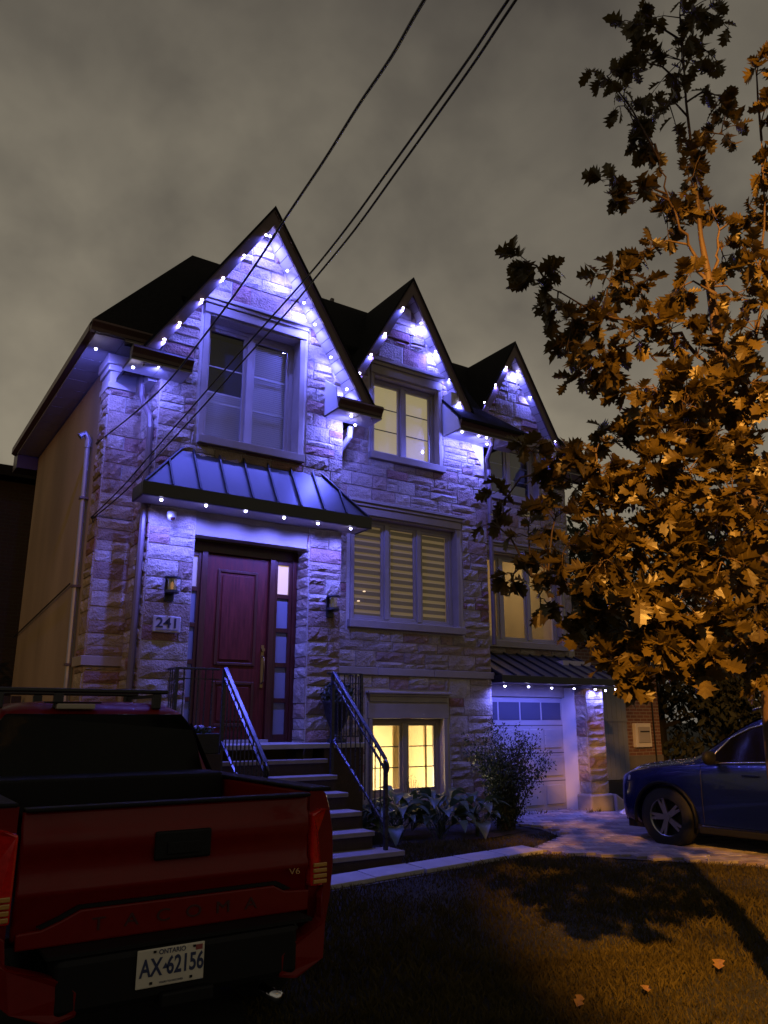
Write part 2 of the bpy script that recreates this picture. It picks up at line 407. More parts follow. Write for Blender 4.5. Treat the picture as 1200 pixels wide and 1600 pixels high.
# garage pillar
m = MB(); m.box(10.86, 11.30, 9.92, 10.4, 0, 2.08).box(8.75, 10.86, 10.42, 10.6, 1.93, 2.45).box(10.86, 11.6, 10.4, 10.8, 0, 2.6); hb(m, 'wall', MORTAR)
ashlar(10.86, 11.30, .32, 2.08, front(9.92), seed=21)
ashlar(9.92, 10.16, .32, 2.08, left(10.86), seed=22)
# build the stones: 300 largest in view as parts, the rest as one
def vis_area(s):
    poly, place, isr, t = s; q = [to_px(place(p[0], p[1], 0)) for p in poly]
    a = area(q); cx = sum(p[0] for p in q)/len(q); cy = sum(p[1] for p in q)/len(q)
    if cx < 0 or cx > 1200 or cy < 0: return 0
    if cy > 1095 and cx < 515: return 0
    if place(0, 0, 0).x == 2.75 and abs(poly[0][0]-poly[1][0]) <= .7 and place(1, 0, 0).x == 2.75: a *= .2
    if cx > 860 and 650 < cy < 1050: return a*.15
    return a
STONES.sort(key=lambda s: -vis_area(s))
rest = MB()
for i, (poly, place, isr, tn) in enumerate(STONES):
    if i < 300:
        mb = MB(); n = len(poly); c = place(sum(p[0] for p in poly)/n, sum(p[1] for p in poly)/n, 0)
        stone_mesh(poly, place, isr, tn, mb, c)
        par = w_bay if c.y < 9.9 else (w_mid if c.y < 10.4 else w_gar)
        if c.x < 2.74: par = w_pier
        o = mb.build('stone', STONE, par); o.location = c-HL
    else: stone_mesh(poly, place, isr, tn, rest, HL)
o = rest.build('stone_facing', STONE, house, kind='stuff')

# string course, caps, lintels, sills
def limes(name, dims, par=None, bev=.008): return hb(MB().box(*dims), name, LIME, par, bevel=bev)
for a, b in ((5.46, 6.5), (6.505, 7.55), (7.555, 8.79)): limes('string_course', (a, b, Y1-.05, Y1+.002, 2.185, 2.295), w_mid)
limes('string_course', (2.25, 2.75, YP-.05, YP+.002, 2.175, 2.295), w_pier); limes('string_course', (2.25, 2.302, YP+.003, YP+.42, 2.175, 2.295), w_pier)
# mid upper window lintel (stepped cornice)
def cornice(x0, x1, z0, z1, Y, par):
    limes('lintel', (x0+.03, x1-.03, Y-.045, Y, z0, z0+(z1-z0)*.55), par); limes('lintel_moulding', (x0+.01, x1-.01, Y-.07, Y, z0+(z1-z0)*.55, z0+(z1-z0)*.78), par)
    limes('lintel_cap', (x0-.02, x1+.02, Y-.10, Y, z0+(z1-z0)*.78, z1), par)
cornice(6.33, 7.84, 7.05, 7.32, Y1, w_mid); cornice(9.40, 10.94, 6.82, 7.09, Y2, w_gar)
cornice(3.23, 4.84, 6.87, 7.11, Y0, w_bay); cornice(5.96, 8.2, 4.62, 4.85, Y1, w_mid); cornice(9.0, 11.42, 4.57, 4.77, Y2, w_gar)
cornice(6.33, 7.83, 1.80, 1.95, Y1, w_mid)
for x0, x1, z, Y, p in ((3.26, 4.80, 5.10, Y0, w_bay), (6.34, 7.84, 5.67, Y1, w_mid), (9.41, 10.93, 5.70, Y2, w_gar), (5.98, 8.18, 2.98, Y1, w_mid), (9.02, 11.4, 2.92, Y2, w_gar)):
    limes('sill', (x0, x1, Y-.09, Y+.12, z-.11, z+.004), p)
def surround(x0, x1, z0, z1, Y, par, t=.06, d=.03):
    limes('jamb', (x0-t, x0+.003, Y-d, Y+.12, z0, z1), par); limes('jamb', (x1-.003, x1+t, Y-d, Y+.12, z0, z1), par)
surround(6.43, 7.75, 5.67, 7.05, Y1, w_mid); surround(6.08, 8.08, 2.98, 4.62, Y1, w_mid)
surround(9.50, 10.84, 5.70, 6.82, Y2, w_gar); surround(9.12, 11.30, 2.92, 4.57, Y2, w_gar); surround(6.42, 7.74, .42, 1.56, Y1, w_mid)
limes('lintel', (6.34, 7.83, Y1-.03, Y1+.1, 1.56, 1.80), w_mid)
for a_, b_ in ((3.27, 3.353), (4.717, 4.80)): limes('jamb', (a_, b_, Y0-.02, Y0+.20, 5.10, 6.87), w_bay)

# windows
PALE_SHADE = mat('lit_roller_shade', (.5, .45, .3), .9, noise=(1.2, .05), emit=((.88, .72, .36), .34))
# big bay window: dark, left pane open view, right pane blinds
fr, a, b, yb = window(3.35, 4.72, 5.10, 6.85, Y0, 2, 3, 'dark', rec=.20)
hb(MB().box(a, b, yb+.45, yb+.47, 5.0, 6.9), 'curtain', mat('led_tinted_curtain', (.05, .07, .20), .9), fr)  # curtain colour carries the blue of the LED light on it
BL = mat('pale_blind_slat', (.50, .48, .46), .7)
sl = MB().box(a+.66, b, yb+.03, yb+.034, 0, .004)
k_ = 0; z = 5.2; slat_me = None
while z < 6.75:
    if slat_me is None:
        q = MB(); q.add([(-.285, -.007, -.017), (.285, -.007, -.017), (.285, .007, .017), (-.285, .007, .017)], [(0, 1, 2, 3)]); slat_me = q.mesh('blind_slat', BL)
    o = link('blind_slat', slat_me, fr, Vector(((a+.66+b)/2, yb+.03, z))-HL)
    if z < 5.9: 
        o = link('blind_slat', slat_me, fr, Vector(((a+a+.6)/2, yb+.06, z))-HL)
    z += .03
# mid upper: warm roller shades
fr, a, b, yb = window(6.43, 7.75, 5.67, 7.03, Y1, 2, 3, 'lit')
hb(MB().box(a-.05, b+.05, yb+.02, yb+.03, 5.6, 7.1), 'roller_shade', PALE_SHADE, fr)
# mid main: zebra blinds
fr, a, b, yb = window(6.08, 8.08, 2.98, 4.60, Y1, 3, 3, 'lit', muntins=False)
ZB = mat('lit_sheer_band', (.3, .25, .16), .9, noise=(1.0, .12), emit=((.78, .52, .22), .14))
ZD = mat('opaque_blind_band', (.16, .125, .075), .9, noise=(2.0, .1), emit=((.75, .54, .22), .03))
hb(MB().box(a-.02, b+.02, yb+.05, yb+.055, 2.9, 4.7), 'sheer_blind', ZB, fr)
pw = (b-a)/3
for i in range(3):
    z = 3.07+.01*i; q = MB().box(-pw/2+.02, pw/2-.02, 0, .003, 0, .062); me = q.mesh('blind_band', ZD)
    while z < 4.55:
        link('blind_band', me, fr, Vector((a+pw*(i+.5), yb+.032, z))-HL); z += .112
WARM = mat('cream_room_wall', (.62, .52, .34), .9, noise=(2, .05))
# basement window: bright room
fr, a, b, yb = window(6.42, 7.74, .45, 1.56, Y1, 2, 3, 'lit', frame_m=mat('tan_frame', (.30, .24, .16), .5), rec=.10)
room(6.2, 7.9, .5, 1.6, Y1, 1.6, WARM, ((1, .86, .52), 105, (7.2, 10.75, .62)), fr)
hb(MB().box(7.02, 7.10, 10.30, 10.34, .5, 1.6).box(7.60, 7.64, 10.30, 10.34, .5, 1.6), 'curtain_edge', mat('beige_curtain', (.35, .26, .13), .9), fr)
for q_ in ((560, 939), (569, 924)):
    c_ = at_y(*q_, 10.17); hb(MB().lathe(tuple(c_), [(.0, -.012), (.022, -.006), (.022, .006), (.0, .012)], 12), 'interior_lamp', mat('interior_lamp_glow', (.8, .6, .4), .5, emit=((1, .72, .35), 1.1)))
# garage section upper window: dark
fr, a, b, yb = window(9.50, 10.84, 5.70, 6.80, Y2, 2, 3, 'dark')
hb(MB().box(a, b, yb+.10, yb+.11, 5.6, 6.9), 'curtain', mat('grey_curtain', (.10, .10, .12), .9), fr)
# garage section main window: kitchen lit
fr, a, b, yb = window(9.12, 11.30, 2.92, 4.55, Y2, 3, 3, 'lit', muntins=False)
room(9.2, 11.3, 2.9, 4.6, Y2, 2.6, WARM, ((1, .76, .38), 30, (10.3, 12.2, 4.5)), fr)
cab_m = mat('cream_cabinet', (.55, .48, .33), .5)
cb = MB(); cb.box(9.0, 11.5, 12.9, 13.2, 2.6, 3.55); cab = hb(cb, 'kitchen_cabinet', cab_m, fr)
for i in range(4):
    x = 9.05+i*.6; q = MB(); q.box(x, x+.5, 12.87, 12.9, 3.0, 3.45); hb(q, 'cabinet_panel', cab_m, fr, bevel=.01)
    q = MB(); q.box(x+.06, x+.44, 12.86, 12.87, 3.06, 3.39); hb(q, 'cabinet_panel', mat('cream_cabinet_shade', (.42, .36, .24), .6), fr)
hb(MB().box(9.7, 10.6, 12.0, 12.4, 2.6, 3.05), 'sofa_back', mat('dark_sofa', (.02, .02, .02), .8), fr)

# ---- gables: rake fascia, soffit, roof planes
def gable(ap, half, s, yf, ywall, yback, ft=.15, over_plane=.05):
    """ap=(x,z) top of fascia. half = half width at foot"""
    ax, az = ap; foot = az-s*half; L_ = math.hypot(1, s); th = ft*L_/1.0
    roofp = None
    for sg in (-1, 1):
        fx = ax+sg*half
        # fascia board
        poly = [(ax, yf, az), (fx, yf, foot), (fx, yf, foot-th), (ax, yf, az-th)] if sg > 0 else [(ax, yf, az), (ax, yf, az-th), (fx, yf, foot-th), (fx, yf, foot)]
        if sg > 0: poly = poly[::-1]
        hb(MB().prism(poly, (0, .035, 0)), 'rake_fascia', FASCIA)
        # trim bead
        q = [(ax+sg*.0, yf-.014, az-th*.16), (fx, yf-.014, foot-th*.16), (fx, yf-.014, foot-th*.22), (ax, yf-.014, az-th*.22)]
        hb(MB().prism(q, (0, .013, 0)), 'fascia_trim', FASCIA)
        # soffit strip made of panels
        n = max(6, int(half*L_/.16)); zo = th*.80
        for i in range(n):
            t0, t1 = i/n, (i+1)/n-.06/n
            x0_, x1_ = ax+sg*half*t0, ax+sg*half*t1; z0_, z1_ = az-s*half*t0-zo, az-s*half*t1-zo
            q = MB().prism([(x0_, yf+.036, z0_), (x1_, yf+.036, z1_), (x1_, ywall+.02, z1_), (x0_, ywall+.02, z0_)], (sg*.012, 0, .008)); hb(q, 'soffit_panel', SOFFIT)
        hb(MB().prism([(ax, yf+.036, az-zo+.03), (fx, yf+.036, foot-zo+.03), (fx, ywall+.25, foot-zo+.03), (ax, ywall+.25, az-zo+.03)], (0, 0, .02)), 'soffit_backing', GUTTER)
        # roof plane
        o_ = .03
        q = [(ax, yf-.02, az+.03), (ax+sg*(half+.06), yf-.02, foot-.06*s+.03), (ax+sg*(half+.06), yback, foot-.06*s+.03), (ax, yback, az+.03)]
        hb(MB().prism(q, (0, 0, -.05)), 'roof_slope', SHINGLE)
gable((4.08, 8.60), 1.66, SB, 8.95, Y0, 13.0)
gable((7.07, 8.87), 1.20, S1, 9.74, Y1, 13.0, ft=.15)
gable((10.16, 8.88), 1.20, S1, 10.54, Y2, 13.5, ft=.15)

# ---- main roof (steep slopes with flat top)
ze = 6.42; SLP = (8.97-ze)/1.84
def zr(y): return ze+(y-9.46)*SLP
m = MB(); yb_ = 10.32
m.prism([(1.88, 9.46, ze), (3.25, 9.46, ze), (3.25, yb_, zr(yb_)), (2.74, yb_, zr(yb_))], (0, 0, -.06))
m.prism([(5.0, 9.46, ze), (5.98, 9.46, ze), (5.98, yb_, zr(yb_)), (5.0, yb_, zr(yb_))], (0, 0, -.06))
m.prism([(7.84, 9.46, ze), (9.38, 9.46, ze), (8.74, 10.0, 6.93), (7.84, 10.0, 6.93)], (0, 0, -.05))
m.prism([(9.38, 9.46, ze), (9.38, 10.8, ze), (8.74, 10.8, 6.93), (8.74, 10.0, 6.93)], (0, 0, -.05))
m.prism([(7.84, 10.0, 6.93), (8.74, 10.0, 6.93), (8.45, yb_, zr(yb_)), (7.84, yb_, zr(yb_))], (0, 0, -.05))
m.prism([(2.74, yb_, zr(yb_)), (8.45, yb_, zr(yb_)), (7.60, 11.3, 8.97), (3.70, 11.3, 8.97)], (0, 0, -.06))
m.prism([(8.74, 10.0, 6.93), (8.74, 12.1, 6.93), (7.60, 12.1, 8.97), (7.60, 11.3, 8.97), (8.45, yb_, zr(yb_))], (0, 0, -.06))
m.prism([(1.88, 9.46, ze), (3.70, 11.3, 8.97), (3.70, 13.6, 8.97), (1.88, 15.3, ze)], (0, 0, -.06))
m.prism([(3.70, 11.3, 8.97), (7.6, 11.3, 8.97), (7.6, 13.6, 8.97), (3.70, 13.6, 8.97)], (0, 0, -.06))
hb(m, 'main_roof', SHINGLE)
m = MB(); SG = 2.52/1.82; zg = lambda y: 6.45+(y-10.28)*SG
m.prism([(11.22, 10.28, 6.45), (12.0, 10.28, 6.45), (11.36, 11.12, zg(11.12)), (11.22, 11.12, zg(11.12))], (0, 0, -.06))
m.prism([(8.6, 11.12, zg(11.12)), (11.36, 11.12, zg(11.12)), (10.6, 12.1, 8.97), (7.6, 12.1, 8.97)], (0, 0, -.06))
m.prism([(12.0, 10.28, 6.45), (12.0, 15.3, 6.45), (10.6, 13.6, 8.97), (10.6, 12.1, 8.97)], (0, 0, -.06))
m.prism([(7.6, 12.1, 8.965), (10.6, 12.1, 8.965), (10.6, 13.6, 8.965), (7.6, 13.6, 8.965)], (0, 0, -.06))
hb(m, 'garage_roof', SHINGLE)
hb(MB().box(3.0, 11.3, 11.5, 14.7, 6.2, 6.3), 'ceiling', GUTTER)
# eaves : gutter, soffit, frieze
def eave(x0, x1, yf, yw, zt, n=None, sx0=None):
    q = MB(); prof = [(yf, zt), (yf-.01, zt-.03), (yf+.035, zt-.09), (yf+.045, zt-.13), (yf+.12, zt-.13), (yf+.12, zt)]
    q.prism([(x0, a_, b_) for a_, b_ in prof], (x1-x0, 0, 0)); hb(q, 'gutter', FASCIA)
    x0 = sx0 or x0
    k = max(1, int((x1-x0)/.3)) if n is None else n
    for i in range(k):
        a_ = x0+(x1-x0)*i/k; hb(MB().box(a_+.004, a_+(x1-x0)/k-.004, yf+.05, yw, zt-.175, zt-.165), 'soffit_panel', SOFFIT)
    hb(MB().box(x0, x1, yf+.05, yw, zt-.163, zt-.14), 'soffit_backing', GUTTER)
eave(1.88, 2.76, 9.44, YP, 6.42, sx0=2.305)
eave(5.6, 5.98, 9.50, Y1, 6.42); eave(7.86, 9.35, 9.50, Y1, 6.40); eave(11.0, 12.0, 10.28, Y2, 6.44)
# left side eave
q = MB(); q.prism([(1.877, 9.565, 6.42), (1.87, 9.565, 6.30), (1.93, 9.565, 6.27), (2.0, 9.565, 6.27), (2.0, 9.565, 6.42)], (0, 5.73, 0)); hb(q, 'gutter', FASCIA)
for i in range(14): hb(MB().box(1.94, 2.3, 9.49+i*.398, 9.88+i*.398, 6.245, 6.255), 'soffit_panel', SOFFIT)
hb(MB().box(1.94, 2.3, 9.45, 15.05, 6.257, 6.268), 'soffit_backing', GUTTER)
hb(MB().box(1.95, 2.55, 15.07, 15.5, 6.0, 6.42), 'rear_eave_box', GUTTER)
# pier cap moulding
for z0_, z1_, p_ in ((5.78, 5.86, .04), (5.86, 6.02, .02), (6.02, 6.10, .05), (6.10, 6.24, .08)):
    hb(MB().box(2.3-p_, 2.75, YP-p_, YP+.42, z0_, z1_), 'frieze_moulding', SOFFIT, bevel=.006)
# gable returns (pent eaves at the gable feet)
def ret(x0, x1, yf, yw, zt):
    eave(x0, x1, yf, yw, zt)
    hb(MB().prism([(x0, yf+.02, zt), (x1, yf+.02, zt), (x1, yw, zt+.16), (x0, yw, zt+.16)], (0, 0, .015)), 'return_roof', SHINGLE)
ret(2.26, 3.02, 8.86, Y0, 5.93); ret(5.14, 5.88, 8.86, Y0, 5.93)
hb(MB().box(2.62, 2.75, Y0+.1, YP, 5.75, 6.3), 'return_block', SOFFIT)
# white box ends beside gable feet
hb(MB().prism([(5.13, 8.9, 5.78), (5.13, Y0, 5.78), (5.13, Y0, 6.35), (5.13, 8.97, 6.12)], (.02, 0, 0)), 'return_end_panel', WHITE)
hb(MB().box(7.86, 8.12, 9.76, Y1, 6.55, 6.98), 'gable_foot_box', SOFFIT); hb(MB().box(10.95, 11.2, 10.56, Y2, 6.6, 7.0), 'gable_foot_box', SOFFIT)
hb(MB().prism([(7.84, 9.52, 6.24), (7.84, Y1, 6.24), (7.84, Y1, 6.85), (7.84, 9.58, 6.45)], (.02, 0, 0)), 'return_end_panel', WHITE)
hb(MB().prism([(10.98, 10.3, 6.28), (10.98, Y2, 6.28), (10.98, Y2, 6.85), (10.98, 10.36, 6.5)], (.02, 0, 0)), 'return_end_panel', WHITE)

# ---- front canopy
def canopy(x0, x1, yf, yw, ze_, xt0, xt1, zt, nseam, fh):
    cn = hb(MB().box(x0, x1, yf, yw, ze_-.03, ze_), 'canopy_soffit', SOFFIT)
    hb(MB().box(x0-.03, x1+.03, yf-.05, yf+.0, ze_-.04, ze_+fh).box(x0-.03, x0, yf, yw, ze_-.04, ze_+fh).box(x1, x1+.03, yf, yw, ze_-.04, ze_+fh), 'canopy_fascia', BLACKM, cn, bevel=.008)
    zz = ze_+fh-.01
    P = [Vector((x0, yf, zz)), Vector((x1, yf, zz)), Vector((xt1, yw, zt)), Vector((xt0, yw, zt))]
    hb(MB().prism(P, (0, 0, -.02)), 'metal_roof', ROOFMETAL, cn)
    hb(MB().prism([(x0, yf, zz), (xt0, yw, zt), (x0, yw, zz)], (0, 0, -.02)), 'metal_roof', ROOFMETAL, cn)
    hb(MB().prism([(x1, yf, zz), (x1, yw, zz), (xt1, yw, zt)], (0, 0, -.02)), 'metal_roof', ROOFMETAL, cn)
    for i in range(nseam+1):
        t = i/nseam
        xb = x0+(x1-x0)*t; xt = xb; 
        tt = 1.0
        if xb < xt0: tt = (xb-x0)/(xt0-x0+1e-9)
        if xb > xt1: tt = (x1-xb)/(x1-xt1+1e-9)
        if i in (0, nseam): 
            a_, b_ = (P[0], P[3]) if i == 0 else (P[1], P[2])
        else:
            a_ = Vector((xb, yf, zz)); b_ = Vector((xb, yf+(yw-yf)*tt, zz+(zt-zz)*tt))
        hb(MB().prism([a_+Vector((-.012, 0, 0)), a_+Vector((.012, 0, 0)), b_+Vector((.012, 0, 0)), b_+Vector((-.012, 0, 0))], (0, -.018, .028)), 'seam', SEAM, cn)
    return cn
canopy(2.54, 5.66, 8.92, Y0, 4.13, 3.10, 5.10, 4.88, 9, .13)
canopy(8.80, 11.66, 9.80, Y2, 2.17, 8.80, 11.55, 2.70, 9, .08)
hb(MB().box(3.33, 4.95, Y0+.03, Y0+.2, 3.80, 4.10), 'door_beam', LIME, bevel=.006); hb(MB().box(3.33, 4.95, Y0+.01, Y0+.03, 4.02, 4.098), 'beam_moulding', LIME, bevel=.006)
hb(MB().box(2.75, 5.45, Y0+.2, 9.65, 3.985, 4.0), 'porch_soffit', SOFFIT)
hb(MB().box(3.20, 3.33, Y0+.28, 9.8, 1.26, 3.98), 'wall', MORTAR)
# garage door
m = MB().box(8.76, 10.84, 10.48, 10.52, .02, 1.93); gd = hb(m, 'garage_door', GARAGE)
for r_ in range(4):
    for c_ in range(4):
        x0_ = 8.82+c_*.505; z0_ = .07+r_*.47; 
        if r_ == 3:
            hb(MB().box(x0_, x0_+.46, 10.47, 10.479, z0_+.06, z0_+.36), 'door_pane', mat('garage_pane_sheen', (.07, .075, .11), .25), gd)  # opaque panes, bluish reflection put into their colour
        else: hb(MB().box(x0_+.02, x0_+.44, 10.462, 10.479, z0_+.05, z0_+.37), 'door_panel', GARAGE, gd, bevel=.012)
for z_ in (.50, .97, 1.44): hb(MB().box(8.76, 10.84, 10.4795, 10.4835, z_, z_+.012), 'panel_joint', SEAM, gd)
hb(MB().box(8.76, 10.86, 10.40, 10.50, 1.93, 2.12), 'garage_lintel', LIME, bevel=.006)
hb(MB().box(10.84, 10.862, 10.16, 10.5, 0, 2.1), 'garage_jamb', WHITE)
hb(MB().box(8.75, 10.86, 10.52, 10.58, 0, 1.95), 'garage_backing', DARKROOM)
# pillar base blocks
hb(MB().box(10.80, 11.36, 9.86, 10.2, 0, .30), 'pillar_base', LIME, bevel=.03)
hb(MB().prism([(11.36, 9.8, 0), (11.66, 9.8, 0), (11.60, 9.8, .16), (11.36, 9.8, .30)], (0, .4, 0)), 'pillar_base', LIME, bevel=.02)

# ---- entrance door
YD = 9.62
fd = hb(MB().box(3.22, 3.30, YD, YD+.12, 1.26, 3.80).box(4.88, 4.95, YD, YD+.12, 1.26, 3.80).box(3.30, 4.88, YD, YD+.12, 3.66, 3.80), 'door_frame', WOODD, bevel=.006)
hb(MB().box(3.56, 3.64, YD-.01, YD+.12, 1.26, 3.66), 'door_post', WOODD, fd, bevel=.006); hb(MB().box(4.53, 4.61, YD-.01, YD+.12, 1.26, 3.66), 'door_post', WOODD, fd, bevel=.006)
FROST = mat('frosted_sidelight', (.19, .19, .22), .35, noise=(3, .06))
LITSL = mat('lit_sidelight', (.5, .4, .25), .5, emit=((1, .68, .30), .55))
DIMSL = mat('dim_lit_sidelight', (.4, .36, .28), .5, emit=((1, .68, .34), .10))
for sx, lit in ((3.30, 0), (4.61, 1)):
    x0_, x1_ = sx+.05, sx+.22
    for i in range(5):
        z1_ = 3.60-i*.46; z0_ = z1_-.40
        mm = (LITSL if (lit and i == 0) else (DIMSL if (not lit and i == 0) else FROST))
        hb(MB().box(x0_, x1_, YD+.05, YD+.06, z0_, z1_), 'sidelight_pane', mm, fd)
    hb(MB().box(sx, x0_, YD+.02, YD+.09, 1.26, 3.66).box(x1_, sx+.27, YD+.02, YD+.09, 1.26, 3.66), 'sidelight_stile', WOODD, fd, bevel=.004)
    for i in range(6):
        z_ = 3.60-i*.46; top = 3.66 if i == 0 else z_+.06; hb(MB().box(x0_, x1_, YD+.02, YD+.09, z_, top) if i < 5 else MB().box(x0_, x1_, YD+.02, YD+.09, 1.26, 1.36), 'sidelight_rail', WOODD, fd, bevel=.004)
dl = hb(MB().box(3.64, 4.53, YD+.04, YD+.09, 1.27, 3.655), 'door_leaf', WOOD, bevel=.004)
for z0_, z1_ in ((1.46, 2.02), (2.22, 3.46)):
    for k in range(4):   # moulded frame round each raised panel
        x0_, x1_ = 3.80, 4.37
        dd = [(x0_, x0_+.04, z0_, z1_), (x1_-.04, x1_, z0_, z1_), (x0_+.04, x1_-.04, z0_, z0_+.04), (x0_+.04, x1_-.04, z1_-.04, z1_)][k]
        hb(MB().box(dd[0], dd[1], YD+.022, YD+.039, dd[2], dd[3]), 'panel_moulding', WOODD, dl, bevel=.008)
    hb(MB().box(3.87, 4.30, YD+.026, YD+.039, z0_+.07, z1_-.07), 'raised_panel', WOOD, dl, bevel=.012)
hb(MB().box(4.455, 4.495, YD+.03, YD+.038, 1.95, 2.5), 'handle_plate', BRASS, dl); hb(MB().tube([(4.475, YD+.03, 2.0), (4.475, YD-.03, 2.03), (4.475, YD-.03, 2.33), (4.475, YD+.03, 2.36)], .010), 'handle', BRASS, dl, smooth=True)
hb(MB().tube([(4.475, YD+.035, 2.44), (4.475, YD-.0, 2.44)], .025, 12), 'lock_cylinder', BRASS, dl)

# ---- number plate, wall lamps, camera
pl = hb(MB().box(2.865, 3.205, Y0-.060, Y0-.030, 2.545, 2.745), 'number_plate', mat('engraved_pale_stone', (.42, .38, .36), .7, noise=(8, .06)), bevel=.02)
def text(body, size, p, rot, m, par, ext=.002, name='lettering', sx=1, al='CENTER', world=True, font_bold=0):
    cu = bpy.data.curves.new(name, 'FONT'); cu.body = body; cu.size = size; cu.extrude = ext; cu.align_x = al; cu.align_y = 'CENTER'; cu.offset = font_bold
    o = bpy.data.objects.new(name, cu); me = bpy.data.meshes.new_from_object(o); bpy.data.objects.remove(o); me.materials.clear(); me.materials.append(m)
    o = bpy.data.objects.new(name, me); COL.objects.link(o); o.parent = par; o.location = Vector(p)-(HL if world else Vector((0, 0, 0))); o.rotation_euler = rot; o.scale = (sx, 1, 1)
    return o
INK = mat('engraved_dark', (.03, .025, .03), .8)
text('241', .165, (3.035, Y0-.062, 2.655), (R(90), 0, 0), INK, pl, ext=.001, name='house_number', font_bold=.0025, sx=1.15)
hb(MB().box(2.90, 3.17, Y0-.0625, Y0-.0605, 2.572, 2.588), 'engraved_line', mat('engraved_grey', (.22, .20, .20), .8), pl)
def wall_lamp(x, z, lit):
    lm = hb(MB().box(x-.055, x+.055, Y0-.055, Y0-.030, z-.14, z+.14), 'wall_lamp', BLACKM, bevel=.005)
    hb(MB().lathe((x, Y0-.14, z), [(.0, .15), (.095, .145), (.10, .125), (.02, .12)], 16), 'lamp_cap', BLACKM, lm, smooth=False)
    hb(MB().lathe((x, Y0-.14, z), [(.055, .12), (.055, -.02)], 16), 'lamp_glass', glass('lamp_glass', (.75, .7, .65), .2), lm)
    hb(MB().lathe((x, Y0-.14, z), [(.085, -.02), (.09, -.05), (.06, -.06)], 16), 'lamp_ring', BLACKM, lm)
    hb(MB().box(x-.015, x+.015, Y0-.14, Y0-.05, z-.055, z-.035), 'lamp_bracket', BLACKM, lm)
    hb(MB().lathe((x, Y0-.14, z), [(.0, .09), (.016, .07), (.02, .03), (.012, -.01)], 10), 'lamp_bulb', mat('amber_bulb', (.6, .35, .15), .3, emit=((1, .45, .12), .35)) if lit else WHITE, lm)
wall_lamp(3.035, 3.06, True); wall_lamp(5.262, 3.02, False)
cm = hb(MB().lathe((2.66+.0, 9.12, 3.93), [(.0, -.055), (.045, -.035), (.055, 0), (.055, .06)], 16), 'security_camera', WHITE, smooth=True)
cp = at_y(270, 795, 9.1); cm.location = Vector((cp.x-2.66, 0, 0)); hb(MB().lathe((cp.x, 9.075, 3.90), [(.0, -.03), (.025, -.02), (.028, .01)], 12), 'camera_lens', mat('red_black_lens', (.05, .01, .01), .2), cm).location = -cm.location

# ---- downpipes
PIPE = mat('brown_downpipe', (.15, .11, .10), .4, noise=(4, .08))
def pipe(pts, name='downpipe', r=.04, m=PIPE, k=8): return hb(MB().tube(pts, r, k), name, m, smooth=False)
pipe([(2.55, 9.50, 6.28), (2.56, 9.55, 6.12), (2.60, 9.62, 5.9), (2.62, 9.66, 5.62), (2.66, 9.62, 5.5), (2.68, 9.42, 5.28), (2.68, 9.36, 5.1), (2.68, 9.36, 4.2), (2.68, 9.36, .2)])
q = at_y(125, 740, 10.3)
cA, cB = at_x(137, 700, 2.24), at_x(105, 1060, 2.24); cC = Vector((2.24, cB.y, .2))
pipe([cA, cB, cC], 'conduit', .035, mat('grey_conduit', (.28, .28, .3), .4, metal=.4))
pipe([cA, cA+Vector((0, 0, .12)), cA+Vector((-.05, 0, .2)), cA+Vector((-.12, 0, .14))], 'weatherhead', .045, mat('grey_conduit'))
for z_ in (4.4, 3.2, 2.2): hb(MB().box(2.19, 2.30, cA.lerp(cB, (cA.z-z_)/(cA.z-cB.z)).y-.05, cA.lerp(cB, (cA.z-z_)/(cA.z-cB.z)).y+.05, z_, z_+.03), 'pipe_strap', PIPE)
pipe([(5.62, 9.36, 5.74), (5.63, 9.40, 5.60), (5.60, 9.6, 5.45), (5.58, 9.9, 5.30), (5.57, 9.93, 5.1), (5.57, 9.93, 4.9)], 'downpipe', .045, SOFFIT)
pipe([(8.62, 9.60, 6.26), (8.62, 9.62, 6.12), (8.70, 9.85, 5.95), (8.82, 9.95, 5.8), (8.82, 9.96, 4.9), (8.82, 9.96, 2.75)], 'downpipe', .04, PIPE)
# cable on the stucco
pipe([(2.27, 15.2, 2.95), (2.27, 13, 3.15), (2.27, 11.1, 3.32)], 'wall_cable', .012, BLACKM, 6)
# roof vent twigs on ridge
hb(MB().box(6.4, 6.46, 11.4, 11.46, 8.9, 9.1).box(6.9, 6.95, 11.4, 11.45, 8.9, 9.02), 'roof_vent', GUTTER)

# ---- LEDs
BULB = MB().lathe((0, 0, 0), [(.0, -.017), (.013, -.012), (.019, 0), (.015, .008)], 10).mesh('soffit_light', LEDM, True)
PUCK = None
def led(p, wt=1.0, tilt=(0, 0), size=150):
    p = Vector(p); o = link('soffit_light', BULB, house, p-HL)
    ld = bpy.data.lights.new('led_lamp', 'SPOT'); ld.energy = LED_W*wt*rng.uniform(.75, 1.2); ld.color = LED_COL; ld.spot_size = R(size); ld.spot_blend = .8; ld.shadow_soft_size = .02
    lo = link('led_lamp', ld, house, p-HL+Vector((0, 0, -.035))); lo.rotation_euler = (R(tilt[0]), R(tilt[1]), 0)
def led_px(lst, Y, wt=1., tilt=(42, 0), dz=0, size=168):
    for x, y in lst: led(at_y(x, y, Y)+Vector((0, 0, dz)), wt, tilt, size)
def rake(ap, s, off, ts, yl, wt, sgs=(-1, 1)):
    for sg in sgs:
        for t in ts[0 if sg < 0 else 1]:
            led((ap[0]+sg*t, yl, ap[1]-off-s*t), wt, (14, -sg*-10))
led_px([(416, 366), (382, 398), (349, 433), (316, 467), (281, 503), (257, 529)], 8.945, .8, dz=-.012)
led_px([(422, 369), (449, 423), (475, 473), (492, 507), (517, 558), (542, 608)], 9.05, .8, dz=-.0)
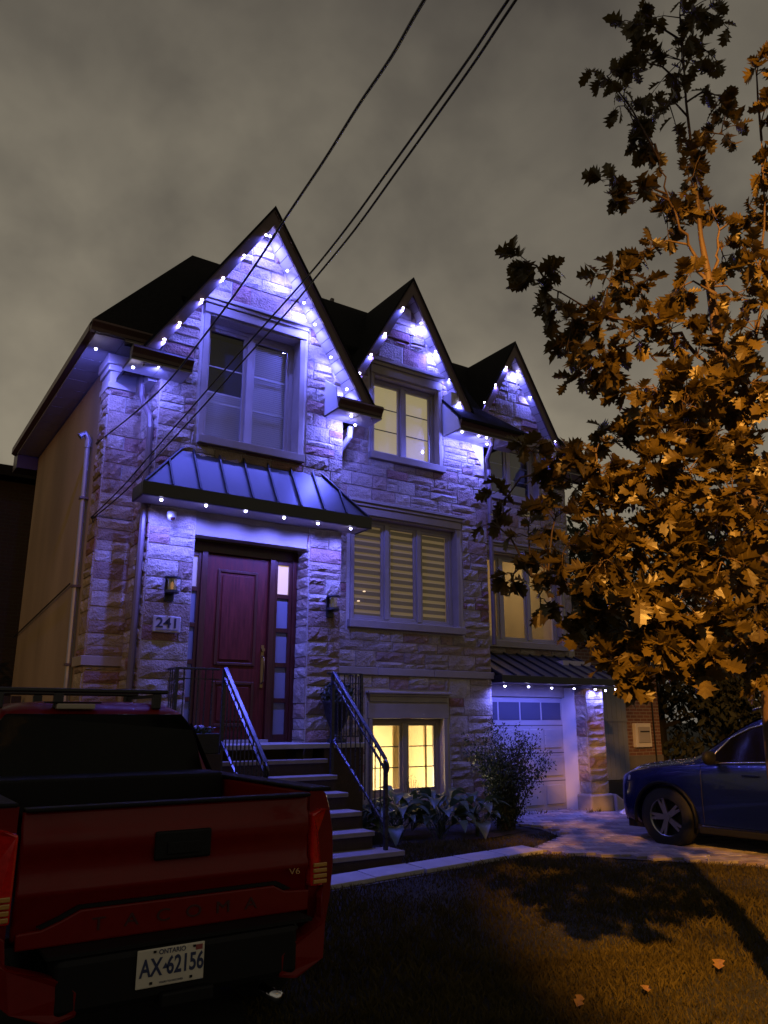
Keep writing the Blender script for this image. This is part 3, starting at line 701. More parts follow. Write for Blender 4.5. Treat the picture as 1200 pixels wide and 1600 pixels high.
led_px([(208, 574), (248, 572)], 8.96, .7); led_px([(549, 650)], 8.96, 1.2); led_px([(555, 664)], 9.12, .6)
led_px([(150, 543)], 9.62, 1.0, dz=-.02); led_px([(168, 523)], 9.58, 1.2, dz=-.02)
led_px([(630, 480), (602, 520), (580, 553)], 9.735, .8, dz=-.012); led_px([(658, 505), (681, 549), (702, 592)], 9.83, .8)
led_px([(562, 583)], 9.70, .6); led_px([(718, 630)], 9.74, .5)
led_px([(722, 675), (748, 681), (760, 684)], 9.60, .6); led_px([(761, 694)], 9.75, .5)
led_px([(791, 573), (774, 600), (757, 628)], 10.535, .8, dz=-.012); led_px([(809, 580), (829, 617), (849, 653)], 10.63, .8); led_px([(867, 690)], 10.55, .5); led_px([(879, 736)], 10.42, 1.0)
led_px([(252, 781), (322, 790), (384, 799), (444, 809), (497, 818), (548, 826)], 8.90, 1.1, (24, 0), size=132)
led_px([(789, 1072), (826, 1073), (862, 1075), (897, 1076), (930, 1077), (946, 1079), (962, 1077)], 9.80, .32, (30, 0), size=150)

# ------------------------------------------------------------------ GROUND
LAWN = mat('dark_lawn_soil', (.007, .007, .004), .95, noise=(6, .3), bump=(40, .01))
m = MB(); m.add([(-300, -300, 0), (300, -300, 0), (300, 300, 0), (-300, 300, 0)], [(0, 1, 2, 3)])
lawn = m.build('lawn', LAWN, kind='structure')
# driveway base + pavers
DRV = [(8.62, 10.45), (8.62, 8.9), (8.3, 8.2), (7.35, 7.72), (7.05, 7.32), (7.73, 6.4), (8.45, 5.3), (9.6, 3.0), (10.8, -1.0), (14.5, -1.0), (13.6, 5.0), (13.0, 11.0), (11.4, 11.2), (11.4, 9.8), (10.86, 9.8), (10.86, 10.45)]
drive = MB().add([(x, y, .012) for x, y in DRV], [tuple(range(len(DRV)))]).build('driveway', mat('jointing_sand', (.08, .07, .06), .95, noise=(20, .2)), kind='structure')
def inside(x, y, poly):
    c = False; n = len(poly)
    for i in range(n):
        x1, y1 = poly[i]; x2, y2 = poly[(i+1) % n]
        if (y1 > y) != (y2 > y) and x < (x2-x1)*(y-y1)/(y2-y1)+x1: c = not c
    return c
pav = []; ca, sa = math.cos(R(-24)), math.sin(R(-24))
for j in range(-45, 45):
    for i in range(-30, 30):
        u = (i+(.5 if j % 2 else 0))*.24; v = j*.155; x = 10+u*ca-v*sa; y = 7.4+u*sa+v*ca
        if y > 3.2 and inside(x, y, DRV) and all(inside(x+dx, y+dy, DRV) for dx, dy in ((.1, 0), (-.1, 0), (0, .1), (0, -.1))): pav.append((x, y))
def pscore(p):
    q = to_px((p[0], p[1], 0))
    if not (0 < q[0] < 1200 and q[1] < 1600): return 9
    if p[0] > 8.9 and p[1] < 7.2: return 5
    return -1/(p[0]**2+p[1]**2)
pav.sort(key=pscore)
def paver_geo(mb, cx, cy, cz, t):
    a, b, c_ = .113, .071, .008; z = .035+rng.uniform(-.004, .004); vs = []
    for (l_, w_, zz) in ((a, b, 0), (a, b, z-.006), (a-c_, b-c_, z)):
        for sx, sy in ((-1, -1), (1, -1), (1, 1), (-1, 1)):
            u, v = sx*l_, sy*w_; vs.append((cx+u*ca-v*sa, cy+u*sa+v*ca, cz+zz))
    fs = [(r_*4+i, r_*4+(i+1) % 4, (r_+1)*4+(i+1) % 4, (r_+1)*4+i) for r_ in range(2) for i in range(4)]+[(8, 9, 10, 11)]
    mb.add(vs, fs, t)
protos = []
for k in range(16):
    mb = MB(); paver_geo(mb, 0, 0, 0, k/15); protos.append(mb.mesh('paver', PAVER))
restp = MB()
for i, (x, y) in enumerate(pav):
    if i < 300: link('paver', rng.choice(protos), drive, (x, y, .006))
    else: paver_geo(restp, x, y, .006, rng.random())
restp.build('paver_field', PAVER, drive, kind='stuff')
# path slabs
path = MB().add([(3.3, 6.78, .008), (7.1, 7.30, .008), (7.25, 7.78, .008), (3.3, 7.44, .008)], [(0, 1, 2, 3)]).build('path', mat('jointing_sand'), kind='structure')
xs = [3.35, 3.98, 4.55, 5.22, 5.92, 6.50, 7.13]
for i in range(6):
    a_, b_ = xs[i]+.01, xs[i+1]-.01
    yl = lambda x: 6.93+(x-4.03)*.125; j = rng.uniform(-.02, .02)
    MB().prism([(a_, yl(a_)+j, .01), (b_, yl(b_)+j, .01), (b_+.03, yl(b_)+.40+j, .01), (a_+.03, yl(a_)+.40+j, .01)], (0, 0, .045)).build('slab', CONC, path, bevel=.008)
# planting bed soil
bed = MB().add([(5.25, 9.98, .01), (5.3, 8.8, .01), (6.3, 8.55, .01), (7.4, 8.6, .01), (8.4, 8.9, .01), (8.6, 9.98, .01)], [(0, 1, 2, 3, 4, 5)]).build('garden_bed', mat('dark_soil', (.018, .013, .009), .95, noise=(14, .4), bump=(30, .02)), kind='structure')

# grass blades
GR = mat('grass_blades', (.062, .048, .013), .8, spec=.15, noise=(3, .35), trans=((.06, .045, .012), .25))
def grass(npts, x0, x1, y0, y1, hmin, hmax, seed, width, ok):
    g = np.random.default_rng(seed); P = np.stack([g.uniform(x0, x1, npts), g.uniform(y0, y1, npts)], 1)
    keep = np.array([ok(x, y) for x, y in P]); P = P[keep]; n = len(P)
    h = g.uniform(hmin, hmax, n)*(.75+.5*np.sin(P[:, 0]*2.1+1)*np.sin(P[:, 1]*1.7)**2); an = g.uniform(0, 2*math.pi, n); le = g.uniform(.1, .9, n)*h; la = g.uniform(0, 2*math.pi, n)
    dx, dy = np.cos(an)*width/2, np.sin(an)*width/2
    V = np.zeros((n, 4, 3), 'f')
    V[:, 0] = np.stack([P[:, 0]-dx, P[:, 1]-dy, np.zeros(n)], 1); V[:, 1] = np.stack([P[:, 0]+dx, P[:, 1]+dy, np.zeros(n)], 1)
    mx, my = P[:, 0]+np.cos(la)*le*.35, P[:, 1]+np.sin(la)*le*.35
    V[:, 2] = np.stack([mx+dx*.7, my+dy*.7, h*.6], 1); V[:, 3] = np.stack([P[:, 0]+np.cos(la)*le, P[:, 1]+np.sin(la)*le, h], 1)
    return V.reshape(-1, 3), n
def no_grass(x, y):
    if inside(x, y, DRV): return False
    if x < 7.2 and 6.93+(x-4.03)*.125-.04 < y < 6.93+(x-4.03)*.125+.44: return False
    if y > 7.3 and x < 5.3: return False
    if y > 8.6 and x < 8.6: return False
    q = to_px((x, y, 0)); return 380 < q[0] < 1230 and q[1] < 1630
Vs = []; 
for a_ in ((26000, 1.8, 5.2, 1.6, 4.2, .03, .075, 1, .006), (60000, 1.8, 8.6, 3.4, 9.0, .035, .09, 2, .009)):
    V, n = grass(*a_, no_grass); Vs.append(V)
V = np.concatenate(Vs); n = len(V)//4
me = bpy.data.meshes.new('grass'); me.vertices.add(len(V)); me.vertices.foreach_set('co', V.ravel())
idx = (np.arange(n)[:, None]*4+np.array([0, 1, 2, 0, 2, 3])[None]).ravel()
me.loops.add(len(idx)); me.loops.foreach_set('vertex_index', idx.astype('i')); me.polygons.add(2*n)
me.polygons.foreach_set('loop_start', (np.arange(2*n)*3).astype('i')); me.polygons.foreach_set('loop_total', np.full(2*n, 3, 'i')); me.update(); me.validate(); me.materials.append(GR)
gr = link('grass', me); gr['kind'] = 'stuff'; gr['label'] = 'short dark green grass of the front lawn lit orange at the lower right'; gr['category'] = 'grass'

# ------------------------------------------------------------------ STEPS, LANDING, RAILINGS
st = thing('front_steps', 'brown front steps with pale treads climbing to the red door', 'steps', (4.4, 8.2, 0))
SL = Vector(st.location)
def sb(mb, o_, name, m, parent=None, **k):
    L0 = Vector(o_.location if parent is None else o_.location)
    mb.v = [(x-L0.x, y-L0.y, z-L0.z) for x, y, z in mb.v]; return mb.build(name, m, parent or o_, **k)
NY = [7.50, 7.79, 8.06, 8.36, 8.62, 8.86]
for i, y in enumerate(NY):
    z = .18*(i+1); xr = 5.24 if i == 0 else 5.04; xl = 3.62; y2 = (NY[i+1] if i < 5 else 8.98)
    sb(MB().box(xl-(.1 if i == 0 else 0), xr, y-.02, y2+.03, z-.05, z), st, 'tread', mat('toned_tread_concrete', (.22, .19, .17), .85, noise=(7, .15), bump=(90, .002)), bevel=.008)  # concrete toned darker than the landing
    sb(MB().box(xl+.01-(.1 if i == 0 else 0), xr-.012, y+.015, 9.28, z-.18+(0 if i else -.0), z-.051), st, 'riser', RISER)
sb(MB().box(3.05, 5.66, 8.93, 9.285, 1.20, 1.26), st, 'landing', CONC, bevel=.008)
sb(MB().box(3.34, 4.94, 9.29, 9.61, 1.20, 1.262), st, 'landing', CONC)
sb(MB().box(3.64, 4.53, 9.50, 9.60, 1.264, 1.30), st, 'threshold', CONC)
sb(MB().box(3.08, 3.60, 8.97, 9.28, 0, 1.198), st, 'landing_block', RISER); sb(MB().box(5.06, 5.63, 8.97, 9.28, 0, 1.198), st, 'landing_block', RISER)
IRON = mat('black_wrought_iron', (.045, .045, .06), .28, metal=.4, noise=(15, .1))
def railing(x, label, side):
    t = thing('railing', label, 'railing', (x, 8.2, 0), group='black iron railings beside the front steps')
    top = Vector((x, 8.80, 2.13)); bot = Vector((x, 7.62, 1.12))
    def at(t_): return top.lerp(bot, t_)
    n = 11
    d = (bot-top).normalized()
    up = Vector((0, 0, .0))
    # flat handrail with round edge, and sub rail under it
    def bar(a_, b_, hw, hh): 
        nrm = (b_-a_).normalized().cross(Vector((1, 0, 0))).normalized()
        return MB().prism([a_+Vector((-hw, 0, 0))+nrm*hh, a_+Vector((hw, 0, 0))+nrm*hh, a_+Vector((hw, 0, 0))-nrm*hh, a_+Vector((-hw, 0, 0))-nrm*hh], b_-a_)
    sb(bar(top, bot, .024, .012), t, 'handrail', IRON, bevel=.006)
    sb(bar(top+Vector((0, 0, -.12)), bot+Vector((0, 0, -.12)), .013, .008), t, 'sub_rail', IRON)
    sb(bar(Vector((x, 8.80, 1.30)), Vector((x, 7.62, .42)), .013, .008), t, 'bottom_rail', IRON)
    sb(MB().tube([bot, bot+Vector((0, -.05, -.05)), bot+Vector((0, -.06, -.10)), bot+Vector((0, -.03, -.14)), bot+Vector((0, 0, -.16))], .014), t, 'scroll', IRON, smooth=True)
    sb(MB().box(x-.02, x+.02, 7.60, 7.64, .18, 1.11), t, 'newel_post', IRON); sb(MB().box(x-.02, x+.02, 8.80, 8.84, .9, 2.12), t, 'newel_post', IRON)
    bal = MB().tube([(0, 0, 0), (0, 0, 1)], .0075, 6).mesh('baluster', IRON)
    def baluster(p, z0, z1):
        o = link('baluster', bal, t, (p[0]-x, p[1]-8.2, z0)); o.scale = (1, 1, z1-z0)
    for i in range(1, n):
        f_ = i/n; p = at(f_); baluster(p, p.z-.83 if True else 0, p.z-.01)
    # landing part
    xe = x+side*.52
    sb(MB().box(min(x, xe), max(x, xe), 8.955, 8.985, 2.11, 2.135), t, 'handrail', IRON, bevel=.005); sb(MB().box(min(x, xe), max(x, xe), 8.962, 8.978, 1.33, 1.345), t, 'bottom_rail', IRON)
    sb(MB().box(xe-.013, xe+.013, 8.97, 9.27, 2.11, 2.135), t, 'handrail', IRON); sb(MB().box(xe-.008, xe+.008, 8.97, 9.27, 1.33, 1.345), t, 'bottom_rail', IRON)
    sb(MB().box(min(x, xe), max(x, xe), 8.962, 8.978, 2.0, 2.012), t, 'sub_rail', IRON)
    sb(MB().box(xe-.018, xe+.018, 8.955, 8.99, 1.26, 2.13), t, 'newel_post', IRON)
    for i in range(1, 6): baluster((x+side*.52*i/6, 8.97), 1.33, 2.11)
    for i in range(1, 4): baluster((xe, 8.97+.3*i/4), 1.33, 2.11)
    return t
railing(3.62, 'black iron railing on the left of the front steps beside the truck', -1)
railing(5.08, 'black iron railing on the right of the front steps in front of the basement window', 1)

# urn with plant on landing
URN = mat('black_cast_urn', (.012, .012, .013), .5, bump=(40, .003))
ur = thing('planter_urn', 'tall black urn on the porch holding a dark bushy plant', 'planter', (5.30, 9.08, 1.26))
MB().lathe((0, 0, 0), [(.13, 0), (.13, .04), (.07, .07), (.05, .13), (.10, .20), (.16, .34), (.18, .48), (.20, .52), (.17, .52), (.15, .45)], 20).build('urn', URN, ur, smooth=True)
def leaf_cloud(n, centre, rad, size, seed, flat=.5, shell=.3, verts=4):
    g = np.random.default_rng(seed); mb = MB()
    for i in range(n):
        d = g.normal(size=3); d /= np.linalg.norm(d); r_ = (shell+(1-shell)*g.random()**.6)
        p = Vector(centre)+Vector((d[0]*rad[0]*r_, d[1]*rad[1]*r_, d[2]*rad[2]*r_)); s = size*g.uniform(.6, 1.3)
        a_ = Vector(g.normal(size=3)).normalized(); b_ = a_.orthogonal().normalized()
        c_ = a_.cross(b_)
        mb.add([p-b_*s, p-c_*s*.42+a_*s*.1, p+b_*s, p+c_*s*.42+a_*s*.1], [(0, 1, 2, 3)])
    return mb
SHRUB = mat('dark_shrub_leaf', (.030, .042, .018), .55, noise=(6, .35), trans=((.03, .05, .015), .2))
leaf_cloud(520, (0, 0, .60), (.24, .22, .17), .035, 3).build('foliage', SHRUB, ur, kind='stuff')
# small flower box at the left of the landing
fb = thing('flower_box', 'low black flower box with small pale blooms left of the front steps', 'flower box', (3.33, 8.72, 0))
box('trough', (-.18, .18, -.12, .12, 1.18, 1.40), URN, fb, bevel=.01); box('stand', (-.2, .2, -.14, .14, 0, 1.18), RISER, fb)
leaf_cloud(160, (0, 0, 1.42), (.17, .11, .05), .03, 5).build('foliage', SHRUB, fb, kind='stuff')
BL_ = mat('pale_petals', (.5, .45, .6), .6)
fl = MB().lathe((0, 0, 0), [(.0, .0), (.016, .008), (.0, .014)], 7).mesh('flower', BL_)
for i in range(12): link('flower', fl, fb, (rng.uniform(-.16, .16), rng.uniform(-.11, .08), 1.45+rng.uniform(0, .03)))

# ------------------------------------------------------------------ SHRUB + HOSTAS
sh = thing('shrub', 'large dark twiggy shrub in front of the garage door', 'shrub', (8.2, 9.15, 0))
g = random.Random(5); stems = MB(); lv = MB()
for i in range(64):
    an = g.uniform(0, 6.283); sp_ = g.uniform(.12, .95)**.9; H_ = g.uniform(.8, 1.62)*(1.08-.45*sp_*.8)
    p0 = Vector((g.uniform(-.12, .12), g.uniform(-.1, .1), 0)); p1 = Vector((math.cos(an)*sp_*.95, math.sin(an)*sp_*.6, H_))
    pts = [p0.lerp(p1, t)+Vector((math.cos(an), math.sin(an), 0))*(-.10*math.sin(t*3.14))+Vector((g.uniform(-.015, .015), g.uniform(-.015, .015), 0)) for t in [k/7 for k in range(8)]]
    stems.tube(pts, [.009-.007*k/7 for k in range(8)], 4, False)
    for k in range(2, 8):
        for q in range(40):
            t = (k-1+g.random())/7; p = p0.lerp(p1, t)+Vector((math.cos(an), math.sin(an), 0))*(-.10*math.sin(t*3.14))+Vector((g.gauss(0, .055), g.gauss(0, .055), g.gauss(0, .05)))
            s = g.uniform(.013, .028); a_ = Vector((g.gauss(0, 1), g.gauss(0, 1), g.gauss(0, 1))).normalized(); b_ = a_.orthogonal().normalized(); c_ = a_.cross(b_)
            lv.add([p-b_*s, p-c_*s*.5, p+b_*s, p+c_*s*.5], [(0, 1, 2, 3)])
stems.build('stems', mat('dark_twig', (.03, .022, .015), .8), sh); lv.build('foliage', SHRUB, sh, kind='stuff')
# hostas
HOS = mat('hosta_leaf', (.060, .085, .040), .42, noise=(12, .2), trans=((.06, .1, .03), .2))
def hosta_leaf(seed):
    g = random.Random(seed); mb = MB(); n = 6; vs = []; W = [0.02, .5, .85, 1, .8, .45, 0.02]
    Ln = .26; bw = .085
    for i in range(n+1):
        t = i/n; x = Ln*t; z = .10*math.sin(t*1.9)-.16*t*t
        vs += [(x, -bw*W[i], z+.028*W[i]), (x, 0, z-.006), (x, bw*W[i], z+.028*W[i])]
    fs = []
    for i in range(n):
        a = i*3; fs += [(a, a+3, a+4, a+1), (a+1, a+4, a+5, a+2)]
    mb.add(vs, fs); mb.tube([(-.20, 0, -.16), (-.1, 0, -.05), (0, 0, 0)], .005, 4, False)
    return mb.mesh('leaf', HOS, True)
hl = [hosta_leaf(i) for i in range(3)]
hp = [((5.75, 9.35), .9, 'hosta with broad leaves nearest the foot of the stair railing'), ((6.2, 9.05), 1.1, 'broad-leaved hosta just right of the railing, under the left half of the lit basement window'),
      ((6.55, 9.45), 1.15, 'tallest hosta right against the lit basement window sill'), ((6.85, 8.95), 1.2, 'front hosta with wide pale leaves at the edge of the lawn'),
      ((7.25, 9.4), 1.1, 'hosta below the right edge of the lit basement window'), ((7.45, 8.9), 1.05, 'hosta with large drooping leaves beside the twiggy shrub')]
for i, ((x, y), sc, lab) in enumerate(hp):
    h = thing('hosta', lab, 'plant', (x, y, 0), group='hostas in the bed under the basement window')
    for k in range(20):
        an = k*2.4+i; ring = k/20; o = link('leaf', hl[k % 3], h, (math.cos(an)*(.12+.12*ring)*sc, math.sin(an)*(.12+.12*ring)*sc, (.42-.26*ring)*sc))
        o.rotation_euler = (rng.uniform(-.35, .35), .35*ring+rng.uniform(-.5, .15)-.2*(1-ring), an); o.scale = (sc*rng.uniform(.8, 1.15),)*3
    MB().tube([(0, 0, 0), (0, 0, .2*sc)], .03, 6).build('crown', SHRUB, h)
fl_ = thing('flowering_stalk', 'thin sprig standing before the bright basement window', 'plant', (6.95, 9.75, 0))
tb = MB()
for i in range(7): tb.tube([(0, 0, 0), (.02*(i-3), 0, .4), (.045*(i-3), .01, .72-.02*abs(i-3))], .003, 4, False)
tb.build('stem', SHRUB, fl_); leaf_cloud(50, (0, 0, .68), (.14, .05, .1), .012, 9).build('foliage', SHRUB, fl_, kind='stuff')
# low weeds by the garage pillar
for i, (x, y, lab) in enumerate(((9.6, 10.1, 'low weeds growing along the garage threshold'), (10.72, 9.75, 'small weed tuft at the foot of the garage pillar'))):
    wd_ = thing('weeds', lab, 'weeds', (x, y, 0)); tb = MB(); g = random.Random(i)
    for k in range(46):
        px_ = g.uniform(-.4, .4)*(1 if i == 0 else .4); a_ = g.uniform(0, 6.28); hh = g.uniform(.04, .13)
        tb.add([(px_-.004, g.uniform(-.05, .05), .0), (px_+.006, 0, .0), (px_+.05*math.cos(a_), .05*math.sin(a_), hh), (px_+.02*math.cos(a_), .02*math.sin(a_), hh*.6)], [(0, 1, 2, 3)])
    tb.build('foliage', GR, wd_, kind='stuff')
# crumpled white bag & stake
tb = MB(); g = random.Random(4); k_ = 9
vs = [(.13*math.cos(a)*math.cos(b)*g.uniform(.6, 1.1), .09*math.sin(a)*math.cos(b)*g.uniform(.6, 1.1), .02+.09*abs(math.sin(b))*g.uniform(.5, 1.2)) for b in (0, .5, 1.0) for a in [2*math.pi*j/k_ for j in range(k_)]]+[(0, 0, .12)]
fs = [(r_*k_+j, r_*k_+(j+1) % k_, (r_+1)*k_+(j+1) % k_, (r_+1)*k_+j) for r_ in range(2) for j in range(k_)]+[(2*k_+j, 2*k_+(j+1) % k_, 3*k_) for j in range(k_)]
bagp = at_z(977, 1271, .04); tb.add(vs, fs); o = tb.build('crumpled_bag', WHITE); o.location = (bagp.x, bagp.y, 0); o['label'] = 'small crumpled white bag on the ground between pillar and blue car'; o['category'] = 'bag'
sp_ = at_z(1108, 1352, 0); stk = thing('driveway_stake', 'short metal stake with round top at the lawn edge by the driveway', 'stake', (sp_.x, sp_.y, 0))
STK = mat('grey_steel', (.4, .38, .36), .4, metal=.5)
MB().tube([(0, 0, -.02), (0, 0, .09)], .006, 6).build('rod', STK, stk); MB().lathe((0, 0, .09), [(0, 0), (.018, .004), (.018, .014), (0, .02)], 10).build('cap', STK, stk)

FLEAF = mat('fallen_leaf', (.20, .11, .03), .7, noise=(9, .3))
flv = MB(); flv.add([(-.05, 0, .012), (-.02, .03, .02), (.0, .018, .016), (.025, .035, .024), (.06, .0, .014), (.025, -.032, .026), (.0, -.016, .016), (-.02, -.03, .02), (.0, 0, .012)], [(0, 8, 1), (1, 8, 2), (2, 8, 3), (3, 8, 4), (4, 8, 5), (5, 8, 6), (6, 8, 7), (7, 8, 0)])
flm = flv.mesh('fallen_leaf', FLEAF)
for x, y, sc_, lab in ((1125, 1522, 1.2, 'largest dry fallen leaf on the orange lit grass at the lower right'), (945, 1405, .8, 'small pale fallen leaf in the dark middle of the lawn'), (905, 1578, .9, 'dry fallen leaf at the left edge of the orange lit patch of grass'), (1010, 1560, .8, 'brown fallen leaf in the middle of the orange lit patch of grass')):
    p = at_z(x, y, 0); o = link('fallen_leaf', flm, None, (p.x, p.y, .04)); o.rotation_euler = (rng.uniform(-.4, .4), rng.uniform(-.4, .4), rng.uniform(0, 6)); o.scale = (sc_,)*3
    o['label'] = lab; o['category'] = 'leaf'; o['group'] = 'fallen leaves on the lawn'
# ------------------------------------------------------------------ NEIGHBOURS
def brick_mat(name, c1, c2, mo):
    m = bpy.data.materials.new(name); m.use_nodes = True; n = m.node_tree.nodes; l = m.node_tree.links; b = n['Principled BSDF']
    tcn = n.new('ShaderNodeTexCoord'); sx = n.new('ShaderNodeSeparateXYZ'); cx = n.new('ShaderNodeCombineXYZ'); l.new(tcn.outputs['Object'], sx.inputs[0])
    ad = n.new('ShaderNodeMath'); l.new(sx.outputs[0], ad.inputs[0]); l.new(sx.outputs[1], ad.inputs[1]); l.new(ad.outputs[0], cx.inputs[0]); l.new(sx.outputs[2], cx.inputs[1])
    br = n.new('ShaderNodeTexBrick'); br.inputs['Scale'].default_value = 1; br.inputs['Brick Width'].default_value = .23; br.inputs['Row Height'].default_value = .075; br.inputs['Mortar Size'].default_value = .009
    br.inputs['Color1'].default_value = (*c1, 1); br.inputs['Color2'].default_value = (*c2, 1); br.inputs['Mortar'].default_value = (*mo, 1)
    l.new(cx.outputs[0], br.inputs['Vector']); l.new(br.outputs[0], b.inputs['Base Color']); b.inputs['Roughness'].default_value = .9
    bp = n.new('ShaderNodeBump'); bp.inputs['Distance'].default_value = .006; bp.invert = True; l.new(br.outputs['Fac'], bp.inputs['Height']); l.new(bp.outputs[0], b.inputs['Normal'])
    return m
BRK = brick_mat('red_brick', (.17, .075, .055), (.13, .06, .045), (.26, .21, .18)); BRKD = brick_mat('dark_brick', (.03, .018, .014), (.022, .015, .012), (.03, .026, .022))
nb = thing('neighbour_house', 'red brick neighbouring house with a pale meter box beyond the garage', 'house', (14.8, 12.4, 0))
box('wall', (-2.0, 1.25, 0, 7, .75, 3.3), BRK, nb); box('foundation', (-2.02, 1.27, -.02, 7, 0, .749), mat('grey_foundation', (.12, .11, .11), .9, noise=(4, .1)), nb)
MB().prism([(-2.2, -.3, 3.3), (1.5, -.3, 3.3), (1.5, 3.2, 5.0), (-2.2, 3.2, 5.0)], (0, 0, .08)).build('roof', SHINGLE, nb)
q0, q1 = at_y(988, 1130, 12.38), at_y(1015, 1167, 12.38); NL = Vector((14.8, 12.4, 0))
mbx = box('meter_box', (q0.x-14.8, q1.x-14.8, -.10, -.001, q1.z, q0.z), WHITE, nb, bevel=.01)
box('meter_door', (q0.x-14.8+.07, q1.x-14.8-.07, -.13, -.101, q1.z+.10, q0.z-.08), GARAGE, mbx, bevel=.01); box('meter_slot', (q0.x-14.8+.12, q1.x-14.8-.10, -.137, -.131, q0.z-.2, q0.z-.17), SEAM, mbx)
MB().tube([(1.0, -.03, .5), (.98, -.03, 3.2)], .02, 6).build('wall_cable', BLACKM, nb)
# side gate / grey cladding between the houses
gt = thing('side_gate', 'tall grey panelled gate between the stone pillar and the brick house', 'gate', (12.45, 12.0, 0))
GP = mat('grey_gate_panel', (.16, .18, .22), .6, noise=(3, .08))
a0, a1 = at_y(947, 1100, 12.0).x-12.45-.3, at_y(981, 1150, 12.0).x-12.45
for i in range(6):
    w_ = (a1-a0)/6; box('board', (a0+w_*i+.004, a0+w_*(i+1)-.004, 0, .03, .30, 2.6), GP, gt)
box('rail', (a0, a1, -.02, -.001, 1.5, 1.56), GP, gt); box('base_board', (a0, a1, -.03, .03, 0, .28), SEAM, gt)
# left neighbour
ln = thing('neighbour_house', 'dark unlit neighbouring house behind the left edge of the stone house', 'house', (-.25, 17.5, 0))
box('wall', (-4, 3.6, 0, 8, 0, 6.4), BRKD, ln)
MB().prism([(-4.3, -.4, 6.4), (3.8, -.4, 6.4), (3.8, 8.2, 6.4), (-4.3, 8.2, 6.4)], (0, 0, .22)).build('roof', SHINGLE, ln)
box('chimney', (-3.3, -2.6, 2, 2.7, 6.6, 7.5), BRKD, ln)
fnc = thing('fence', 'dark board fence closing the gap left of the stone house', 'fence', (-.2, 13.6, 0))
bd = MB().box(0, .14, 0, .02, 0, 1.9).mesh('board', mat('dark_fence_wood', (.03, .02, .014), .9, noise=(5, .3)))
for i in range(16): link('board', bd, fnc, (.05+i*.15, 0, 0))
box('rail', (.05, 2.45, .021, .06, 1.5, 1.6), mat('dark_fence_wood'), fnc)

# ------------------------------------------------------------------ TREES
BARK = mat('smooth_oak_bark', (.075, .045, .028), .7, noise=(12, .3, (1, 1, .3)), bump=(30, .004))
OAK = mat('oak_leaf', (.072, .050, .010), .42, noise=(5, .45), trans=((.12, .085, .014), .30))
def oak_leaf(seed):
    g = random.Random(seed); Ln = .132
    tipx = [(.0, .0), (.09, .06), (.20, .27), (.26, .17), (.42, .46), (.47, .22), (.66, .42), (.68, .20), (.86, .24), (.87, .11), (1.0, 0)]
    o = [(x*Ln*(1+g.uniform(-.03, .03)), y*Ln*g.uniform(.85, 1.15)) for x, y in tipx]; mid = [.05, .28, .48, .68, .86]
    cup = g.uniform(-.5, .7); bend = g.uniform(-.9, .5); fold = g.uniform(.1, .6)
    def z(x, y): return abs(y)*fold*.6+bend*(x*x)/Ln*.7+cup*y*y/Ln
    vs = [(x, 0, z(x, 0)) for x in [o[0][0]]+[m_*Ln for m_ in mid]+[Ln]]; nm = len(vs)
    fs = []
    for sg in (1, -1):
        b = len(vs); vs += [(x, sg*y, z(x, y)) for x, y in o[1:-1]]
        L_ = lambda i: b+i
        quad = [(0, L_(0), 1), (1, L_(0), L_(1)), (1, L_(1), L_(2)), (1, L_(2), 2), (2, L_(2), L_(3)), (2, L_(3), L_(4)), (2, L_(4), 3), (3, L_(4), L_(5)), (3, L_(5), L_(6)), (3, L_(6), 4), (4, L_(6), L_(7)), (4, L_(7), L_(8)), (4, L_(8), 5), (5, L_(8), 6)]
        fs += [q if sg > 0 else q[::-1] for q in quad]
    mb = MB(); mb.add(vs, fs); mb.add([(-.03, -.001, 0), (-.03, .001, 0), (0, .0015, 0), (0, -.0015, 0)], [(0, 1, 2, 3)])
    return mb
oak_mb = [oak_leaf(i) for i in range(6)]; oak_me = [m_.mesh('leaf', OAK, False) for m_ in oak_mb]
